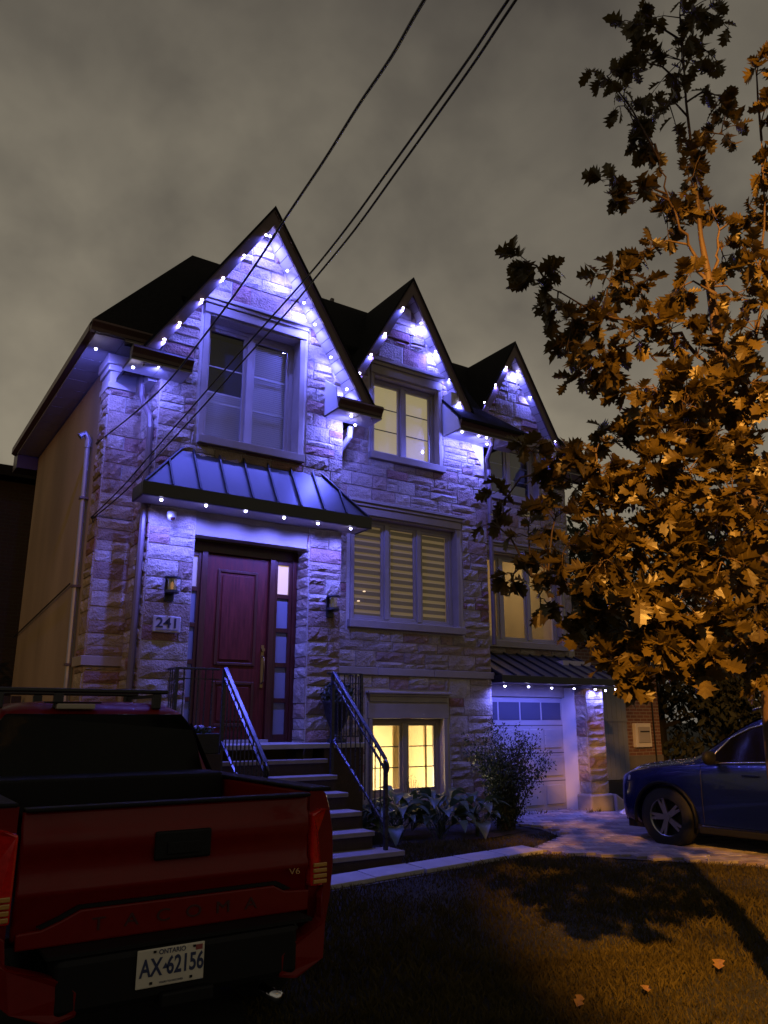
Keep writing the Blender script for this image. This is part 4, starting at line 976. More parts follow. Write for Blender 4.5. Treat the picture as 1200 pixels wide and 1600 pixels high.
CL = [ # px x, px y, radius px, distance m
 (1062, 22, 60, 6.1), (1110, 12, 42, 6.3), (985, 35, 30, 6.0), (1000, 95, 58, 5.9), (1065, 95, 62, 6.1), (1105, 80, 42, 6.4), (948, 118, 34, 5.7), (975, 165, 52, 5.8), (1040, 165, 60, 6.0), (1020, 225, 48, 5.8),
 (1125, 150, 46, 6.3), (1130, 210, 52, 6.2), (1095, 245, 42, 6.0), (1080, 290, 50, 6.0), (1110, 330, 42, 6.1), (1182, 110, 26, 5.6), (1190, 190, 42, 5.6), (1192, 270, 40, 5.6), (1050, 335, 40, 5.8), (1170, 350, 34, 5.8),
 (945, 290, 30, 5.4), (980, 305, 26, 5.4), (1010, 395, 46, 5.6), (1040, 350, 34, 5.8), (955, 440, 44, 5.3), (1000, 455, 48, 5.5), (1060, 450, 50, 5.5), (1185, 420, 48, 5.5), (1110, 470, 40, 5.7),
 (818, 408, 22, 4.9), (845, 440, 34, 4.9), (870, 480, 34, 5.0), (895, 500, 38, 5.1), (885, 548, 36, 5.0), (935, 520, 44, 5.2), (915, 585, 40, 5.1), (960, 575, 46, 5.2), (990, 530, 50, 5.3), (1050, 520, 54, 5.4),
 (1180, 520, 56, 5.4), (1090, 560, 46, 5.3), (1020, 600, 52, 5.1), (1075, 620, 50, 4.9), (1175, 600, 56, 5.3), (1125, 680, 60, 5.0), (1045, 680, 50, 4.8), (1185, 700, 56, 5.2), (1160, 640, 50, 5.5), (1100, 640, 50, 5.6),
 (1085, 740, 56, 4.8), (1150, 770, 60, 5.0), (1015, 735, 34, 4.7), (1190, 820, 50, 5.0), (1100, 810, 60, 4.7), (1035, 800, 52, 4.6), (985, 770, 40, 4.7), (1050, 870, 58, 4.6), (1130, 880, 60, 4.8), (985, 850, 52, 4.5),
 (925, 830, 40, 4.5), (940, 880, 46, 4.4), (985, 920, 50, 4.4), (1185, 920, 50, 5.0), (1060, 940, 58, 4.5), (1130, 970, 56, 4.6), (985, 990, 44, 4.5), (1030, 1010, 50, 4.4), (960, 1040, 38, 4.5), (1000, 1065, 30, 4.4), (1090, 1020, 48, 4.6), (1185, 1000, 46, 4.9), (1125, 1040, 36, 4.3),
 (830, 705, 34, 4.9), (870, 735, 42, 4.8), (905, 720, 38, 4.7), (940, 740, 36, 4.7), (790, 780, 34, 5.0), (770, 815, 28, 5.0), (825, 830, 42, 4.9), (870, 800, 46, 4.8), (905, 785, 44, 4.7), (850, 895, 44, 4.7), (880, 865, 40, 4.6), (900, 920, 40, 4.6), (800, 900, 30, 4.9), (845, 940, 32, 4.8), (895, 960, 36, 4.7), (940, 960, 44, 4.6), (930, 700, 30, 4.9),
 (1190, 1060, 30, 5.0), (955, 690, 40, 5.4), (1130, 400, 36, 6.0), (1160, 470, 40, 5.9), (1190, 340, 30, 6.0), (1150, 560, 40, 5.9), (1195, 760, 40, 5.5), (920, 1000, 30, 4.7)]
tb0 = at_d(1235, 1400, 5.4); tb0.z = 0
trunk_pts = [Vector((tb0.x+.05, tb0.y, 0)), at_d(1216, 1150, 5.6), at_d(1190, 900, 5.6), at_d(1160, 720, 5.6), at_d(1132, 590, 5.6), at_d(1117, 500, 5.7), at_d(1108, 440, 5.8), at_d(1095, 370, 5.95), at_d(1085, 270, 6.1), at_d(1072, 160, 6.2), at_d(1065, 40, 6.3)]
oak = thing('oak_tree', 'tall young oak tree with pointed leaves glowing orange under the street light', 'tree', (trunk_pts[0].x, trunk_pts[0].y, 0)); OL = Vector(oak.location)
MB().tube([p-OL for p in trunk_pts], [.10, .085, .07, .055, .036, .031, .026, .016, .011, .008, .005], 12).build('trunk', BARK, oak, smooth=True)
g = random.Random(11); br = MB(); leaves = []
forks = [[at_d(1120, 470, 5.7), at_d(1090, 410, 5.7), at_d(1050, 330, 5.7), at_d(1030, 250, 5.7)], [at_d(1112, 450, 5.8), at_d(1122, 400, 5.9), at_d(1125, 330, 6.1)], [at_d(1135, 610, 5.6), at_d(1060, 520, 5.4), at_d(960, 500, 5.2), at_d(860, 450, 5.0)],
         [at_d(1165, 740, 5.6), at_d(1080, 720, 5.2), at_d(980, 770, 4.8), at_d(840, 740, 4.8)], [at_d(1185, 850, 5.6), at_d(1100, 860, 5.0), at_d(980, 880, 4.6), at_d(830, 900, 4.7)], [at_d(1195, 930, 5.6), at_d(1120, 960, 4.9), at_d(1010, 1000, 4.5)],
         [at_d(1150, 660, 5.6), at_d(1180, 560, 5.5), at_d(1195, 420, 5.6), at_d(1190, 220, 5.7)]]
attach = []
for f_ in forks:
    o_ = []
    for i in range(len(f_)-1):
        for k in range(6): o_.append(f_[i].lerp(f_[i+1], k/6)+Vector((g.gauss(0, .01), g.gauss(0, .01), g.gauss(0, .01))))
    o_.append(f_[-1]); br.tube([p-OL for p in o_], [.015-.012*i/len(o_) for i in range(len(o_))], 7, False); attach += o_
for i in range(3, len(trunk_pts)-1):
    for k in range(5): attach.append(trunk_pts[i].lerp(trunk_pts[i+1], k/5))
for (x, y, r_, D) in CL:
    c = at_d(x, y, D); rad = r_/F*D*.95
    src = min(attach, key=lambda p: (p-c).length+(.3 if p.z > c.z+.1 else 0))
    mid = src.lerp(c, .5)+Vector((0, 0, .06)); main = [src, mid, c]; 
    br.tube([p-OL for p in main], [.008, .006, .004], 5, False)
    nt_ = max(3, int(r_/4.3)) if y > 560 and x > 930 else max(3, int(r_/(7.8 if y < 640 else 9.5)))
    for k in range(nt_):
        dv = Vector((g.gauss(0, 1), g.gauss(0, 1), g.gauss(0, .9))).normalized(); L_ = rad*g.uniform(.35, 1.0); s0 = main[1].lerp(main[2], g.uniform(.4, 1))
        tip = c+dv*L_; md = s0.lerp(tip, .5)+Vector((0, 0, .02)); br.tube([s0-OL, md-OL, tip-OL], [.004, .003, .002], 4, False)
        for q in range(g.choice((4, 5, 6, 7))):
            t = 1-(g.random()**1.6)*.7; p = md.lerp(tip, (t-.5)*2) if t > .5 else s0.lerp(md, t*2)
            out_ = (dv*.8+Vector((g.gauss(0, .7), g.gauss(0, .7), g.gauss(-.35, .5)))).normalized(); leaves.append((p, out_, g.uniform(.62, 1.08)*(.85 if D > 5.5 else 1), g.randrange(6), g.uniform(-1.1, 1.1)))
br.build('branches', BARK, oak, smooth=True)
def leaf_mat(out_, roll):
    x = out_; z = Vector((0, 0, 1)); z = (z-x*z.dot(x)); z = z.normalized() if z.length > .05 else x.orthogonal().normalized(); y = z.cross(x)
    M = Matrix((x, y, z)).transposed(); return M @ Matrix.Rotation(roll, 3, 'X')
leaves.sort(key=lambda l: (l[0]-Vector((0, 0, CH))).length/l[2]+(0 if 0 < to_px(l[0])[0] < 1200 and to_px(l[0])[1] > 0 else 50))
restl = MB()
for i, (p, o_, s, k, roll) in enumerate(leaves):
    M = leaf_mat(o_, roll)
    if i < 300:
        ob = link('leaf', oak_me[k], oak); ob.matrix_local = Matrix.Translation(p-OL) @ M.to_4x4() @ Matrix.Scale(s, 4)
    else:
        restl.add([M @ (Vector(v)*s)+p-OL for v in oak_mb[k].v], oak_mb[k].f)
restl.build('leaves', OAK, oak, kind='stuff')
print('oak leaves', len(leaves), 'stones', len(STONES), 'pavers', len(pav), 'grass', n)

# background trees
DT = mat('night_foliage', (.030, .034, .014), .8, noise=(1.5, .4), trans=((.03, .03, .01), .2))
def bg_tree(x, y, h, rad, seed, label, n_=2600, s_=.10, low=.25):
    t = thing('tree', label, 'tree', (x, y, 0)); g = np.random.default_rng(seed); tk = MB().tube([(0, 0, 0), (.1, 0, h*.4), (0, .1, h*.8)], [.22, .15, .05], 8)
    lvs = MB(); nb_ = 16
    for b_ in range(nb_):
        an = g.uniform(0, 6.28); hh = h*g.uniform(low, .92); rr = rad*g.uniform(.25, .85)*(1.15-abs(hh/h-.5)); c = (math.cos(an)*rr, math.sin(an)*rr, hh); tk.tube([(0, 0, hh*.75), (c[0]*.6, c[1]*.6, hh*.93), c], [.07, .04, .015], 5, False)
        cr = rad*g.uniform(.35, .6); q = leaf_cloud(n_//nb_, c, (cr, cr, cr*.8), s_, seed*100+b_, shell=.1); lvs.add(q.v, q.f)
    tk.build('trunk', mat('shade_dark_bark', (.012, .010, .008), .9), t); lvs.build('crown', DT, t, kind='stuff'); return t  # bark colour darkened to stand for the unlit background
bg_tree(17.6, 15.5, 7.6, 2.6, 1, 'dark tree rising above the neighbour roof right of the third gable', 4200, .11)
bg_tree(21.0, 14.0, 8.5, 3.0, 2, 'dark broad tree behind the blue car and the oak leaves', 3600, .13, .1)
bg_tree(19.0, 10.4, 4.2, 2.3, 3, 'dark low tree just right of the red brick wall', 4200, .08, .08)
bg_tree(18.3, 14.2, 4.6, 1.8, 7, 'small dark tree just behind the right end of the red brick wall', 3000, .09, .05)
bg_tree(23.5, 9.5, 6.5, 3.2, 6, 'dark tree at the far right behind the roof of the blue car', 3600, .13, .08)
hd = thing('hedge', 'tall dark hedge filling the background behind the blue car', 'hedge', (20.5, 11.5, 0))
hq = MB()
for k in range(44):
    q = leaf_cloud(420, (-3.2+8.7*((k*7)%44)/44, rng.uniform(-1.4, 1.6), .4+3.6*((k*13)%44)/44), (1.3, 1.1, 1.0), .125, 900+k, shell=.0); hq.add(q.v, q.f)
hq.build('foliage', DT, hd, kind='stuff')
for k in range(9): MB().tube([(k-3, 0, 0), (k-3+.2, .1, 2.4)], [.06, .03], 6).build('trunk', mat('shade_dark_bark'), hd)
bg_tree(-1.5, 15.3, 5.2, 1.7, 4, 'dark tree beyond the left edge of the stucco wall', 2600, .10, .15)

# ------------------------------------------------------------------ CABLES
pole_at = Vector((1.0, -9.0, 8.2))
def cable(pts, label, r_=.011):
    o = MB().tube(pts, r_, 6).build('overhead_cable', BLACKM, smooth=True); o['label'] = label; o['category'] = 'cable'; o['group'] = 'overhead cables from the street to the house'; return o
def wire(pxs, d0, d1, label, r_, end=None):
    P = []; n_ = len(pxs)
    tot = [0]
    for i in range(1, n_): tot.append(tot[-1]+math.hypot(pxs[i][0]-pxs[i-1][0], pxs[i][1]-pxs[i-1][1]))
    for i, (x, y) in enumerate(pxs):
        t = tot[i]/tot[-1]; P.append(at_d(x, y, 1/((1-t)/d0+t/d1)))
    dr_ = (P[0]-P[2]).normalized(); ext = [P[0]+dr_*k for k in (9, 6, 4, 2, 1)]
    P = ext+P
    if end is not None: P.append(Vector(end))
    # smooth (Catmull-Rom)
    Q = []
    for i in range(len(P)-1):
        p0, p1, p2, p3 = P[max(i-1, 0)], P[i], P[i+1], P[min(i+2, len(P)-1)]
        for k in range(5):
            t = k/5; Q.append(.5*((2*p1)+(p2-p0)*t+(2*p0-5*p1+4*p2-p3)*t*t+(3*p1-p0-3*p2+p3)*t**3))
    Q.append(P[-1]); cable(Q, label, r_)
wire([(663, 0), (612, 88), (560, 165), (510, 245), (470, 305), (440, 350), (405, 405), (360, 470), (315, 530), (270, 588), (230, 628), (190, 662), (150, 693)], 4.6, 11.2, 'leftmost overhead cable crossing the tall gable down to the service mast', .010)
wire([(794, 0), (735, 88), (675, 172), (610, 262), (550, 345), (495, 415), (440, 478), (380, 545), (310, 625), (240, 705), (190, 762), (143, 808)], 4.6, 10.6, 'upper of the two overhead cables that cross the big window to the wall hook', .0085)
wire([(806, 0), (745, 92), (683, 180), (617, 272), (555, 358), (498, 428), (445, 492), (385, 558), (320, 632), (250, 708), (197, 766), (145, 810)], 4.65, 10.65, 'lower of the two overhead cables that cross the big window to the wall hook', .0085)
hk = at_d(143, 808, 10.6); hook = thing('wall_hook', 'small iron hook on the left corner stones holding two cables', 'hook', tuple(hk))
MB().tube([(.10, .25, .12), (0, 0, 0), (.03, .02, -.06)], .012, 6).build('hook_arm', BLACKM, hook)

# ------------------------------------------------------------------ STREET LAMP + POLE (behind the camera)
sl_ = thing('street_lamp', 'tall street lamp behind the viewer casting orange light on the oak', 'street lamp', (-2.0, -5.6, 0))
MB().tube([(0, 0, 0), (0, 0, 6.9), (.1, .4, 7.35), (.6, 2.0, 7.5)], [.09, .06, .045, .04], 12).build('pole', STK, sl_, smooth=True)
MB().box(.45, .79, 1.9, 2.7, 7.42, 7.56).build('lamp_head', STK, sl_, bevel=.03)
ld = bpy.data.lights.new('sodium_light', 'SPOT'); ld.energy = 15500; ld.color = LAMP_COL; ld.spot_size = R(50); ld.spot_blend = .34; ld.shadow_soft_size = .10
lo = link('sodium_light', ld, sl_, (.62, 2.3, 7.36))
src = Vector((-1.38, -3.3, 7.36)); AZ, EL = R(63), R(31); tgt = src+Vector((math.sin(AZ)*math.cos(EL), math.cos(AZ)*math.cos(EL), -math.sin(EL))); lo.rotation_euler = (tgt-src).to_track_quat('-Z', 'Y').to_euler()
far = thing('street_lamp', 'second tall street lamp further down the street on the left', 'street lamp', (-15.0, -6.5, 0))
MB().tube([(0, 0, 0), (0, 0, 7.1), (.1, .4, 7.55), (.5, 1.3, 7.7)], [.09, .06, .045, .04], 12).build('pole', STK, far, smooth=True)
MB().box(.38, .72, 1.15, 1.95, 7.62, 7.76).build('lamp_head', STK, far, bevel=.03)
l2 = bpy.data.lights.new('sodium_light', 'SPOT'); l2.energy = 3000; l2.color = LAMP_COL; l2.spot_size = R(30); l2.spot_blend = .6; l2.shadow_soft_size = .12
lo2 = link('sodium_light', l2, far, (.6, 1.6, 7.55)); lo2.rotation_euler = (Vector((.6, 15.0, 3.0))-Vector((-14.4, -4.9, 7.55))).to_track_quat('-Z', 'Y').to_euler()

# ------------------------------------------------------------------ PICKUP TRUCK
RED = mat('red_truck_paint', (.14, .003, .002), .36, noise=(30, .06), spec=.2, coat=.12)
TBLK = mat('black_trim_plastic', (.006, .006, .007), .6, spec=.2, noise=(20, .1))
TGL = mat('tinted_car_glass', (.002, .002, .002), .10, spec=.10)
TIRE = mat('tyre_rubber', (.007, .007, .007), .85, bump=(60, .003)); RIM = mat('alloy_rim', (.35, .35, .37), .3, metal=.9)
CHR = mat('chrome', (.6, .6, .62), .15, metal=1)
tr = thing('pickup_truck', 'red pickup truck parked with its tailgate towards the viewer at the lower left', 'truck', (1.43, 3.95, 0))
TW = .90
def tb_(dims, name, m, par=None, **k): return box(name, dims, m, par or tr, **k)
# bed sides with curved outer profile (section extruded along y)
for sg in (-1, 1):
    prof = [(.74, 1.165), (.74, .45), (.80, .42), (.855, .50), (.885, .64), (.90, .80), (.895, .95), (.875, 1.07), (.85, 1.15), (.82, 1.172)]
    ring = []
    mb = MB(); ys = [.03, .06, .12, .5, .9, 1.3, 1.6]
    vs = []; n_ = len(prof)
    for k, y in enumerate(ys):
        for (x, z) in prof:
            sh_ = .965 if k == 0 else 1.0
            zz = z
            if z < .6 and .28 < y < 1.28: zz = z+math.sqrt(max(0, .46**2-(y-.78)**2))*.75*(1 if z < .6 else 0)
            vs.append((sg*x*sh_ if x > .75 else sg*x, y, min(zz, .9) if z < .6 else zz))
    fs = [(k*n_+i, k*n_+(i+1) % n_, (k+1)*n_+(i+1) % n_, (k+1)*n_+i) for k in range(len(ys)-1) for i in range(n_)]+[tuple(range(n_)), tuple(range((len(ys)-1)*n_, len(ys)*n_))]
    mb.add(vs, fs).build('bedside', RED, tr, bevel=.01)
    tb_((min(sg*.735, sg*.86), max(sg*.735, sg*.86), .02, 1.6, 1.172, 1.192), 'bed_rail_cap', TBLK, bevel=.008)
# tailgate: contoured profile
prof = [(0, 1.150), (-.006, 1.135), (0, 1.085), (-.022, 1.06), (-.026, .98), (-.014, .955), (-.018, .85), (-.034, .825), (-.030, .80), (-.004, .765), (-.004, .64), (.01, .62)]
xs_ = [-.715, -.70, -.4, 0, .4, .70, .715]; vs = []; n_ = len(prof)
for x in xs_:
    for (y, z) in prof: vs.append((x, y+(.012 if abs(x) > .71 else 0)+.015*(x/.7)**2, z))
fs = [(k*n_+i, (k+1)*n_+i, (k+1)*n_+i+1, k*n_+i+1) for k in range(len(xs_)-1) for i in range(n_-1)]
tg = MB().add(vs, fs).build('tailgate', RED, tr, smooth=True)
tg.modifiers.new('solid', 'SOLIDIFY').thickness = .05; tg.modifiers['solid'].offset = 1
tb_((-.71, .71, -.022, .06, 1.151, 1.168), 'tailgate_cap', TBLK, tg, bevel=.006)
# handle recess, emblem bar
tb_((-.128, .152, -.042, -.020, .905, 1.035), 'tailgate_handle', TBLK, tg, bevel=.02)
tb_((-.07, .09, -.052, -.043, .93, .985), 'handle_grip', TBLK, tg, bevel=.01)
# lower raised panel with the dark crease and letters
MB().prism([(-.70, -.036, .60), (.70, -.036, .60), (.70, -.036, .695), (.56, -.036, .705), (.50, -.036, .735), (-.44, -.036, .735), (-.52, -.036, .70), (-.60, -.036, .672), (-.70, -.036, .668)], (0, .03, 0)).build('tailgate_step', RED, tg, bevel=.008)
MB().prism([(-.60, -.030, .674), (-.52, -.030, .702), (-.44, -.030, .738), (.50, -.030, .738), (.56, -.030, .708), (.60, -.030, .712), (.52, -.030, .752), (-.45, -.030, .752), (-.53, -.030, .716), (-.62, -.030, .684)], (0, .02, 0)).build('crease_shade', TBLK, tg)  # black strip paints the shade along the crease
EMB = mat('embossed_shade_red', (.035, .002, .002), .6)  # darker red paints the relief shade of the embossed letters
for i, ch in enumerate('TACOMA'): text(ch, .075, (-.36+i*.147, -.0365, .667), (R(90), 0, 0), EMB, tg, ext=.004, name='embossed_letter', world=False, sx=1.35)
text('V6', .042, (.615, -.034, .79), (R(90), 0, 0), mat('badge_chrome', (.5, .42, .3), .25, metal=.9), tg, ext=.003, name='engine_badge', world=False, sx=1.4)
# tail lamps
TLR = mat('red_lamp_lens', (.55, .008, .006), .12, coat=.6, noise=(40, .2)); TLA = mat('amber_reverse_lens', (.45, .24, .06), .15, coat=.5)
for sg in (-1, 1):
    lamp = MB().prism([(sg*.725, -.012, 1.06), (sg*.725, -.012, .70), (sg*.80, .0, .70), (sg*.86, .05, .72), (sg*.895, .13, .76), (sg*.895, .13, 1.02), (sg*.85, .03, 1.075), (sg*.79, -.01, 1.085)], (0, .08, 0)).build('tail_lamp', TLR, tr, bevel=.012)
    for k in range(4): tb_((min(sg*.735, sg*.815), max(sg*.735, sg*.815), -.024, -.013, .715+k*.027, .735+k*.027), 'reverse_lens', TLA, lamp, bevel=.004)
# bumper
bmp = tb_((-.56, .56, -.20, .0, .36, .585), 'bumper', TBLK, bevel=.03)
for sg in (-1, 1):
    MB().prism([(sg*.46, -.20, .36), (sg*.46, -.20, .46), (sg*.52, -.205, .50), (sg*.62, -.19, .53), (sg*.73, -.13, .56), (sg*.80, -.02, .60), (sg*.80, -.02, .44), (sg*.71, -.15, .40), (sg*.56, -.20, .34)], (0, .10, .0)).build('bumper_corner', RED, tr, bevel=.015)
    MB().prism([(sg*.74, -.10, .56), (sg*.82, .0, .56), (sg*.84, .12, .58), (sg*.84, .12, .70), (sg*.81, .0, .70), (sg*.75, -.08, .66)], (0, .05, 0)).build('bumper_end', RED, tr, bevel=.015)
tb_((-.60, .64, -.19, .02, .585, .60), 'step_pad', TBLK)
# licence plate
PLT = mat('licence_plate_white', (.60, .56, .46), .45, noise=(6, .06)); PI = mat('plate_blue_ink', (.02, .03, .09), .6)
plate = tb_((-.2, .105, -.214, -.206, .425, .577), 'licence_plate', PLT, bevel=.004)
def ptxt(s, size, x, z, m=PI, sx=1, b=0.): text(s, size, (x, -.2152, z), (R(90), 0, 0), m, plate, ext=.0008, name='plate_lettering', world=False, sx=sx, font_bold=b)
ptxt('AX', .098, -.138, .500, sx=.72, b=.0022); ptxt('62156', .098, .017, .500, sx=.70, b=.0022); ptxt('ONTARIO', .027, -.045, .560, b=.0004); ptxt('YOURS TO DISCOVER', .011, -.045, .440)
ptxt('▲', .03, -.073, .502); tb_((.062, .094, -.2155, -.2142, .547, .568), 'validation_sticker', mat('sticker_red', (.25, .05, .05), .5), plate)
for x in (-.135, .045, -.125, .055): tb_((x-.006, x+.006, -.219, -.2145, .438 if x in (-.135, .045) else .560, .448 if x in (-.135, .045) else .569), 'plate_bolt', TBLK, plate)
for o_ in [plate]: o_.location.x -= .03
MB().tube([(.42, -.10, .30), (.46, -.22, .28)], .028, 12).build('exhaust_tip', CHR, tr, smooth=True)
tb_((-.12, .12, -.24, -.10, .34, .40), 'tow_hitch', TBLK, bevel=.01)
# bed floor, tonneau roll, cab
tb_((-.74, .74, .05, 1.6, .60, .64), 'bed_floor', TBLK); tb_((-.74, .74, 1.55, 1.6, .6, 1.17), 'bed_front', TBLK)
tb_((-.72, .72, 1.22, 1.52, 1.0, 1.215), 'toolbox', TBLK, bevel=.02)
# cab as loft of horizontal rings
rings = [(.42, .86, 1.62, 3.6), (.75, .89, 1.60, 3.62), (1.02, .89, 1.60, 3.62), (1.14, .865, 1.60, 3.50), (1.20, .845, 1.615, 3.35), (1.50, .70, 1.70, 2.95), (1.60, .64, 1.76, 2.75), (1.655, .52, 1.86, 2.58), (1.672, .30, 1.98, 2.42)]
vs = []; K = 24
for (z, hw, ya, yb_) in rings:
    cy = (ya+yb_)/2; hy = (yb_-ya)/2
    for j in range(K):
        a_ = 2*math.pi*j/K; e_ = .28; cx_ = math.copysign(abs(math.cos(a_))**e_, math.cos(a_)); sy_ = math.copysign(abs(math.sin(a_))**e_, math.sin(a_)); vs.append((hw*cx_, cy+hy*sy_, z))
fs = [(k*K+j, k*K+(j+1) % K, (k+1)*K+(j+1) % K, (k+1)*K+j) for k in range(len(rings)-1) for j in range(K)]+[tuple(range((len(rings)-1)*K, len(rings)*K))]
cabo = MB().add(vs, fs).build('cab', RED, tr, smooth=True)
# rear window panel
MB().prism([(-.72, 1.590, 1.20), (.72, 1.590, 1.20), (.66, 1.655, 1.48), (.58, 1.70, 1.585), (-.58, 1.70, 1.585), (-.66, 1.655, 1.48)], (0, .02, 0)).build('rear_window', TGL, cabo, bevel=.01)
for sg in (-1, 1): MB().prism([(sg*.885, 1.8, 1.14), (sg*.885, 3.2, 1.14), (sg*.74, 2.8, 1.52), (sg*.74, 1.95, 1.52)], (sg*.01, 0, 0)).build('side_window', TGL, cabo)
tb_((-.27, -.02, 1.725, 1.80, 1.615, 1.652), 'brake_light', mat('clear_lamp', (.35, .3, .22), .2, coat=.4), bevel=.008)
tb_((-.34, .02, 1.74, 1.80, 1.655, 1.664), 'brake_light_bezel', TBLK)
# bonnet
MB().prism([(-.84, 3.4, 1.06), (.84, 3.4, 1.06), (.78, 4.9, .98), (-.78, 4.9, .98)], (0, 0, -.05)).build('bonnet', RED, tr, bevel=.02)
for sg in (-1, 1): tb_((min(sg*.70, sg*.90), max(sg*.70, sg*.90), 3.55, 4.95, .55, 1.02), 'front_wing', RED, bevel=.05)
tb_((-.85, .85, 4.85, 5.0, .4, .98), 'grille', TBLK, bevel=.03)
# roof rack
for y in (2.0, 2.55):
    ry = y-1.595
for k, y in enumerate((1.78, 2.5)):
    rb = tb_((-1.1, .50, y, y+.045, 1.725, 1.755), 'rack_bar', BLACKM, bevel=.01)
    for x in (-.62, -.25, .42): tb_((x-.03, x+.03, y, y+.05, 1.62, 1.725), 'rack_foot', BLACKM, rb, bevel=.008)
for x in (-.62, .42): tb_((x-.012, x+.012, 1.8, 2.5, 1.70, 1.722), 'rack_side_rail', BLACKM)
def wheel(par, x, y, rad, wid, sg, spokes=5, name='wheel'):
    tk = MB(); prof = [(rad*.62, -wid/2), (rad*.93, -wid/2), (rad, -wid*.36), (rad, wid*.36), (rad*.93, wid/2), (rad*.62, wid/2)]; K = 36; vs = []
    for (r_, h) in prof:
        for j in range(K): a = 2*math.pi*j/K; vs.append((h*sg, r_*math.cos(a), r_*math.sin(a)))
    n_ = len(prof); fs = [(i*K+j, i*K+(j+1) % K, (i+1)*K+(j+1) % K, (i+1)*K+j) for i in range(n_-1) for j in range(K)]
    wh = bpy.data.objects.new(name, tk.add(vs, fs).mesh('wheel', TIRE, True)); COL.objects.link(wh); wh.parent = par; wh.location = (x, y, rad)
    rm = MB(); vs = []
    for (r_, h) in ((rad*.66, wid*.44), (rad*.62, wid*.47), (rad*.60, wid*.30), (rad*.58, wid*.05)):
        for j in range(K): a = 2*math.pi*j/K; vs.append((h*sg, r_*math.cos(a), r_*math.sin(a)))
    rm.add(vs, [(i*K+j, i*K+(j+1) % K, (i+1)*K+(j+1) % K, (i+1)*K+j) for i in range(3) for j in range(K)])
    rm.build('rim', RIM, wh, smooth=True)
    rm2 = MB()
    for s in range(spokes):
        a0_ = 2*math.pi*s/spokes
        for off in (-.14, .14):
            a1_ = a0_+off; c1, s1 = math.cos(a1_), math.sin(a1_); px_, pz = -s1, c1; w0 = .028
            c0, s0 = math.cos(a0_+off*.3), math.sin(a0_+off*.3)
            P_ = [(sg*wid*.38, rad*.10*c0+px_*w0, rad*.10*s0+pz*w0), (sg*wid*.38, rad*.10*c0-px_*w0, rad*.10*s0-pz*w0), (sg*wid*.42, rad*.62*c1-px_*w0*.5, rad*.62*s1-pz*w0*.5), (sg*wid*.42, rad*.62*c1+px_*w0*.5, rad*.62*s1+pz*w0*.5)]
            rm2.prism(P_, (-sg*.03, 0, 0))
    rm2.build('spokes', RIM, wh)
    MB().tube([(sg*wid*.30, 0, 0), (sg*wid*.43, 0, 0)], rad*.13, 16).build('hub_cap', RIM, wh); MB().tube([(0, 0, 0), (sg*.02, 0, 0)], rad*.58, 24).build('brake_disc', TBLK, wh)
    return wh
for sg in (-1, 1):
    wheel(tr, sg*.79, .78, .37, .23, sg); wheel(tr, sg*.79, 4.05, .37, .23, sg)
tb_((-.5, .5, .4, 4.8, .28, .45), 'chassis', TBLK)

# ------------------------------------------------------------------ BLUE SUV
BLUE = mat('blue_car_paint', (.003, .007, .075), .25, metal=.3, spec=.3, coat=.6, noise=(200, .1))
car = thing('suv', 'dark blue SUV parked facing the garage at the right edge', 'car', (9.70, 6.90, 0), R(6))
# local: +y forward, origin under front axle centre; front overhang .88
def sect(y):
    """returns list of (x,z) right half from sill to centre roof at station y"""
    f_ = lambda pts: float(np.interp(y, [p[0] for p in pts], [p[1] for p in pts]))
    hw = f_([(-3.7, .80), (-3.4, .90), (-2.8, .945), (-1, .95), (.2, .95), (.55, .92), (.66, .86), (.76, .70), (.81, .5)])
    zs = f_([(-3.7, .45), (-3.4, .32), (-2.8, .24), (.4, .24), (.7, .27), (.81, .36)])
    zb = f_([(-3.7, 1.06), (-3.0, 1.10), (-1.0, 1.04), (-.6, 1.02), (-.2, .99), (.4, .92), (.66, .83), (.76, .74), (.81, .62)])
    zr = f_([(-3.7, 1.15), (-3.4, 1.30), (-2.9, 1.58), (-2.2, 1.66), (-1.6, 1.66), (-1.2, 1.60), (-.85, 1.40), (-.45, 1.13), (-.25, 1.06), (.2, 1.02), (.55, .955), (.69, .86), (.76, .77), (.81, .63)])
    rw = f_([(-3.7, .6), (-2.9, .62), (-1.6, .62), (-1.0, .66), (-.45, .70), (0, .70), (.5, .62), (.81, .4)])
    return [(hw*.90, zs), (hw*.975, zs+.08), (hw, (zs+zb)/2-.02), (hw*.985, zb-.14), (hw*.955, zb-.03), (hw*.92, zb), (rw+(hw*.92-rw)*.48, zb+(zr-zb)*.52), (rw, zb+(zr-zb)*.93), (rw*.75, zr-.004), (rw*.35, zr+.008), (0, zr+.012)]
ys = [-3.7, -3.6, -3.4, -3.1, -2.8, -2.4, -2.0, -1.6, -1.3, -1.1, -.9, -.7, -.5, -.35, -.2, 0, .2, .4, .5, .58, .65, .71, .76, .81]
vs = []; 
for y in ys:
    s_ = sect(y); full = [(x, z) for x, z in s_]+[(-x, z) for x, z in s_[:-1][::-1]]
    for x, z in full: vs.append((x, y, z))
K = len(full); fs = [(k*K+i, k*K+i+1, (k+1)*K+i+1, (k+1)*K+i) for k in range(len(ys)-1) for i in range(K-1)]+[(k*K+K-1, k*K, (k+1)*K, (k+1)*K+K-1) for k in range(len(ys)-1)]+[tuple(range(K))[::-1], tuple(range((len(ys)-1)*K, len(ys)*K))]
body = MB().add(vs, fs).build('body', BLUE, car, smooth=True)
cutm = MB()
for y in (0, -2.8): cutm.tube([(-1.2, y, .36), (-.62, y, .36)], .405, 40); cutm.tube([(.62, y, .36), (1.2, y, .36)], .405, 40)
cut = cutm.build('wheel_arch_cut', TBLK, car)
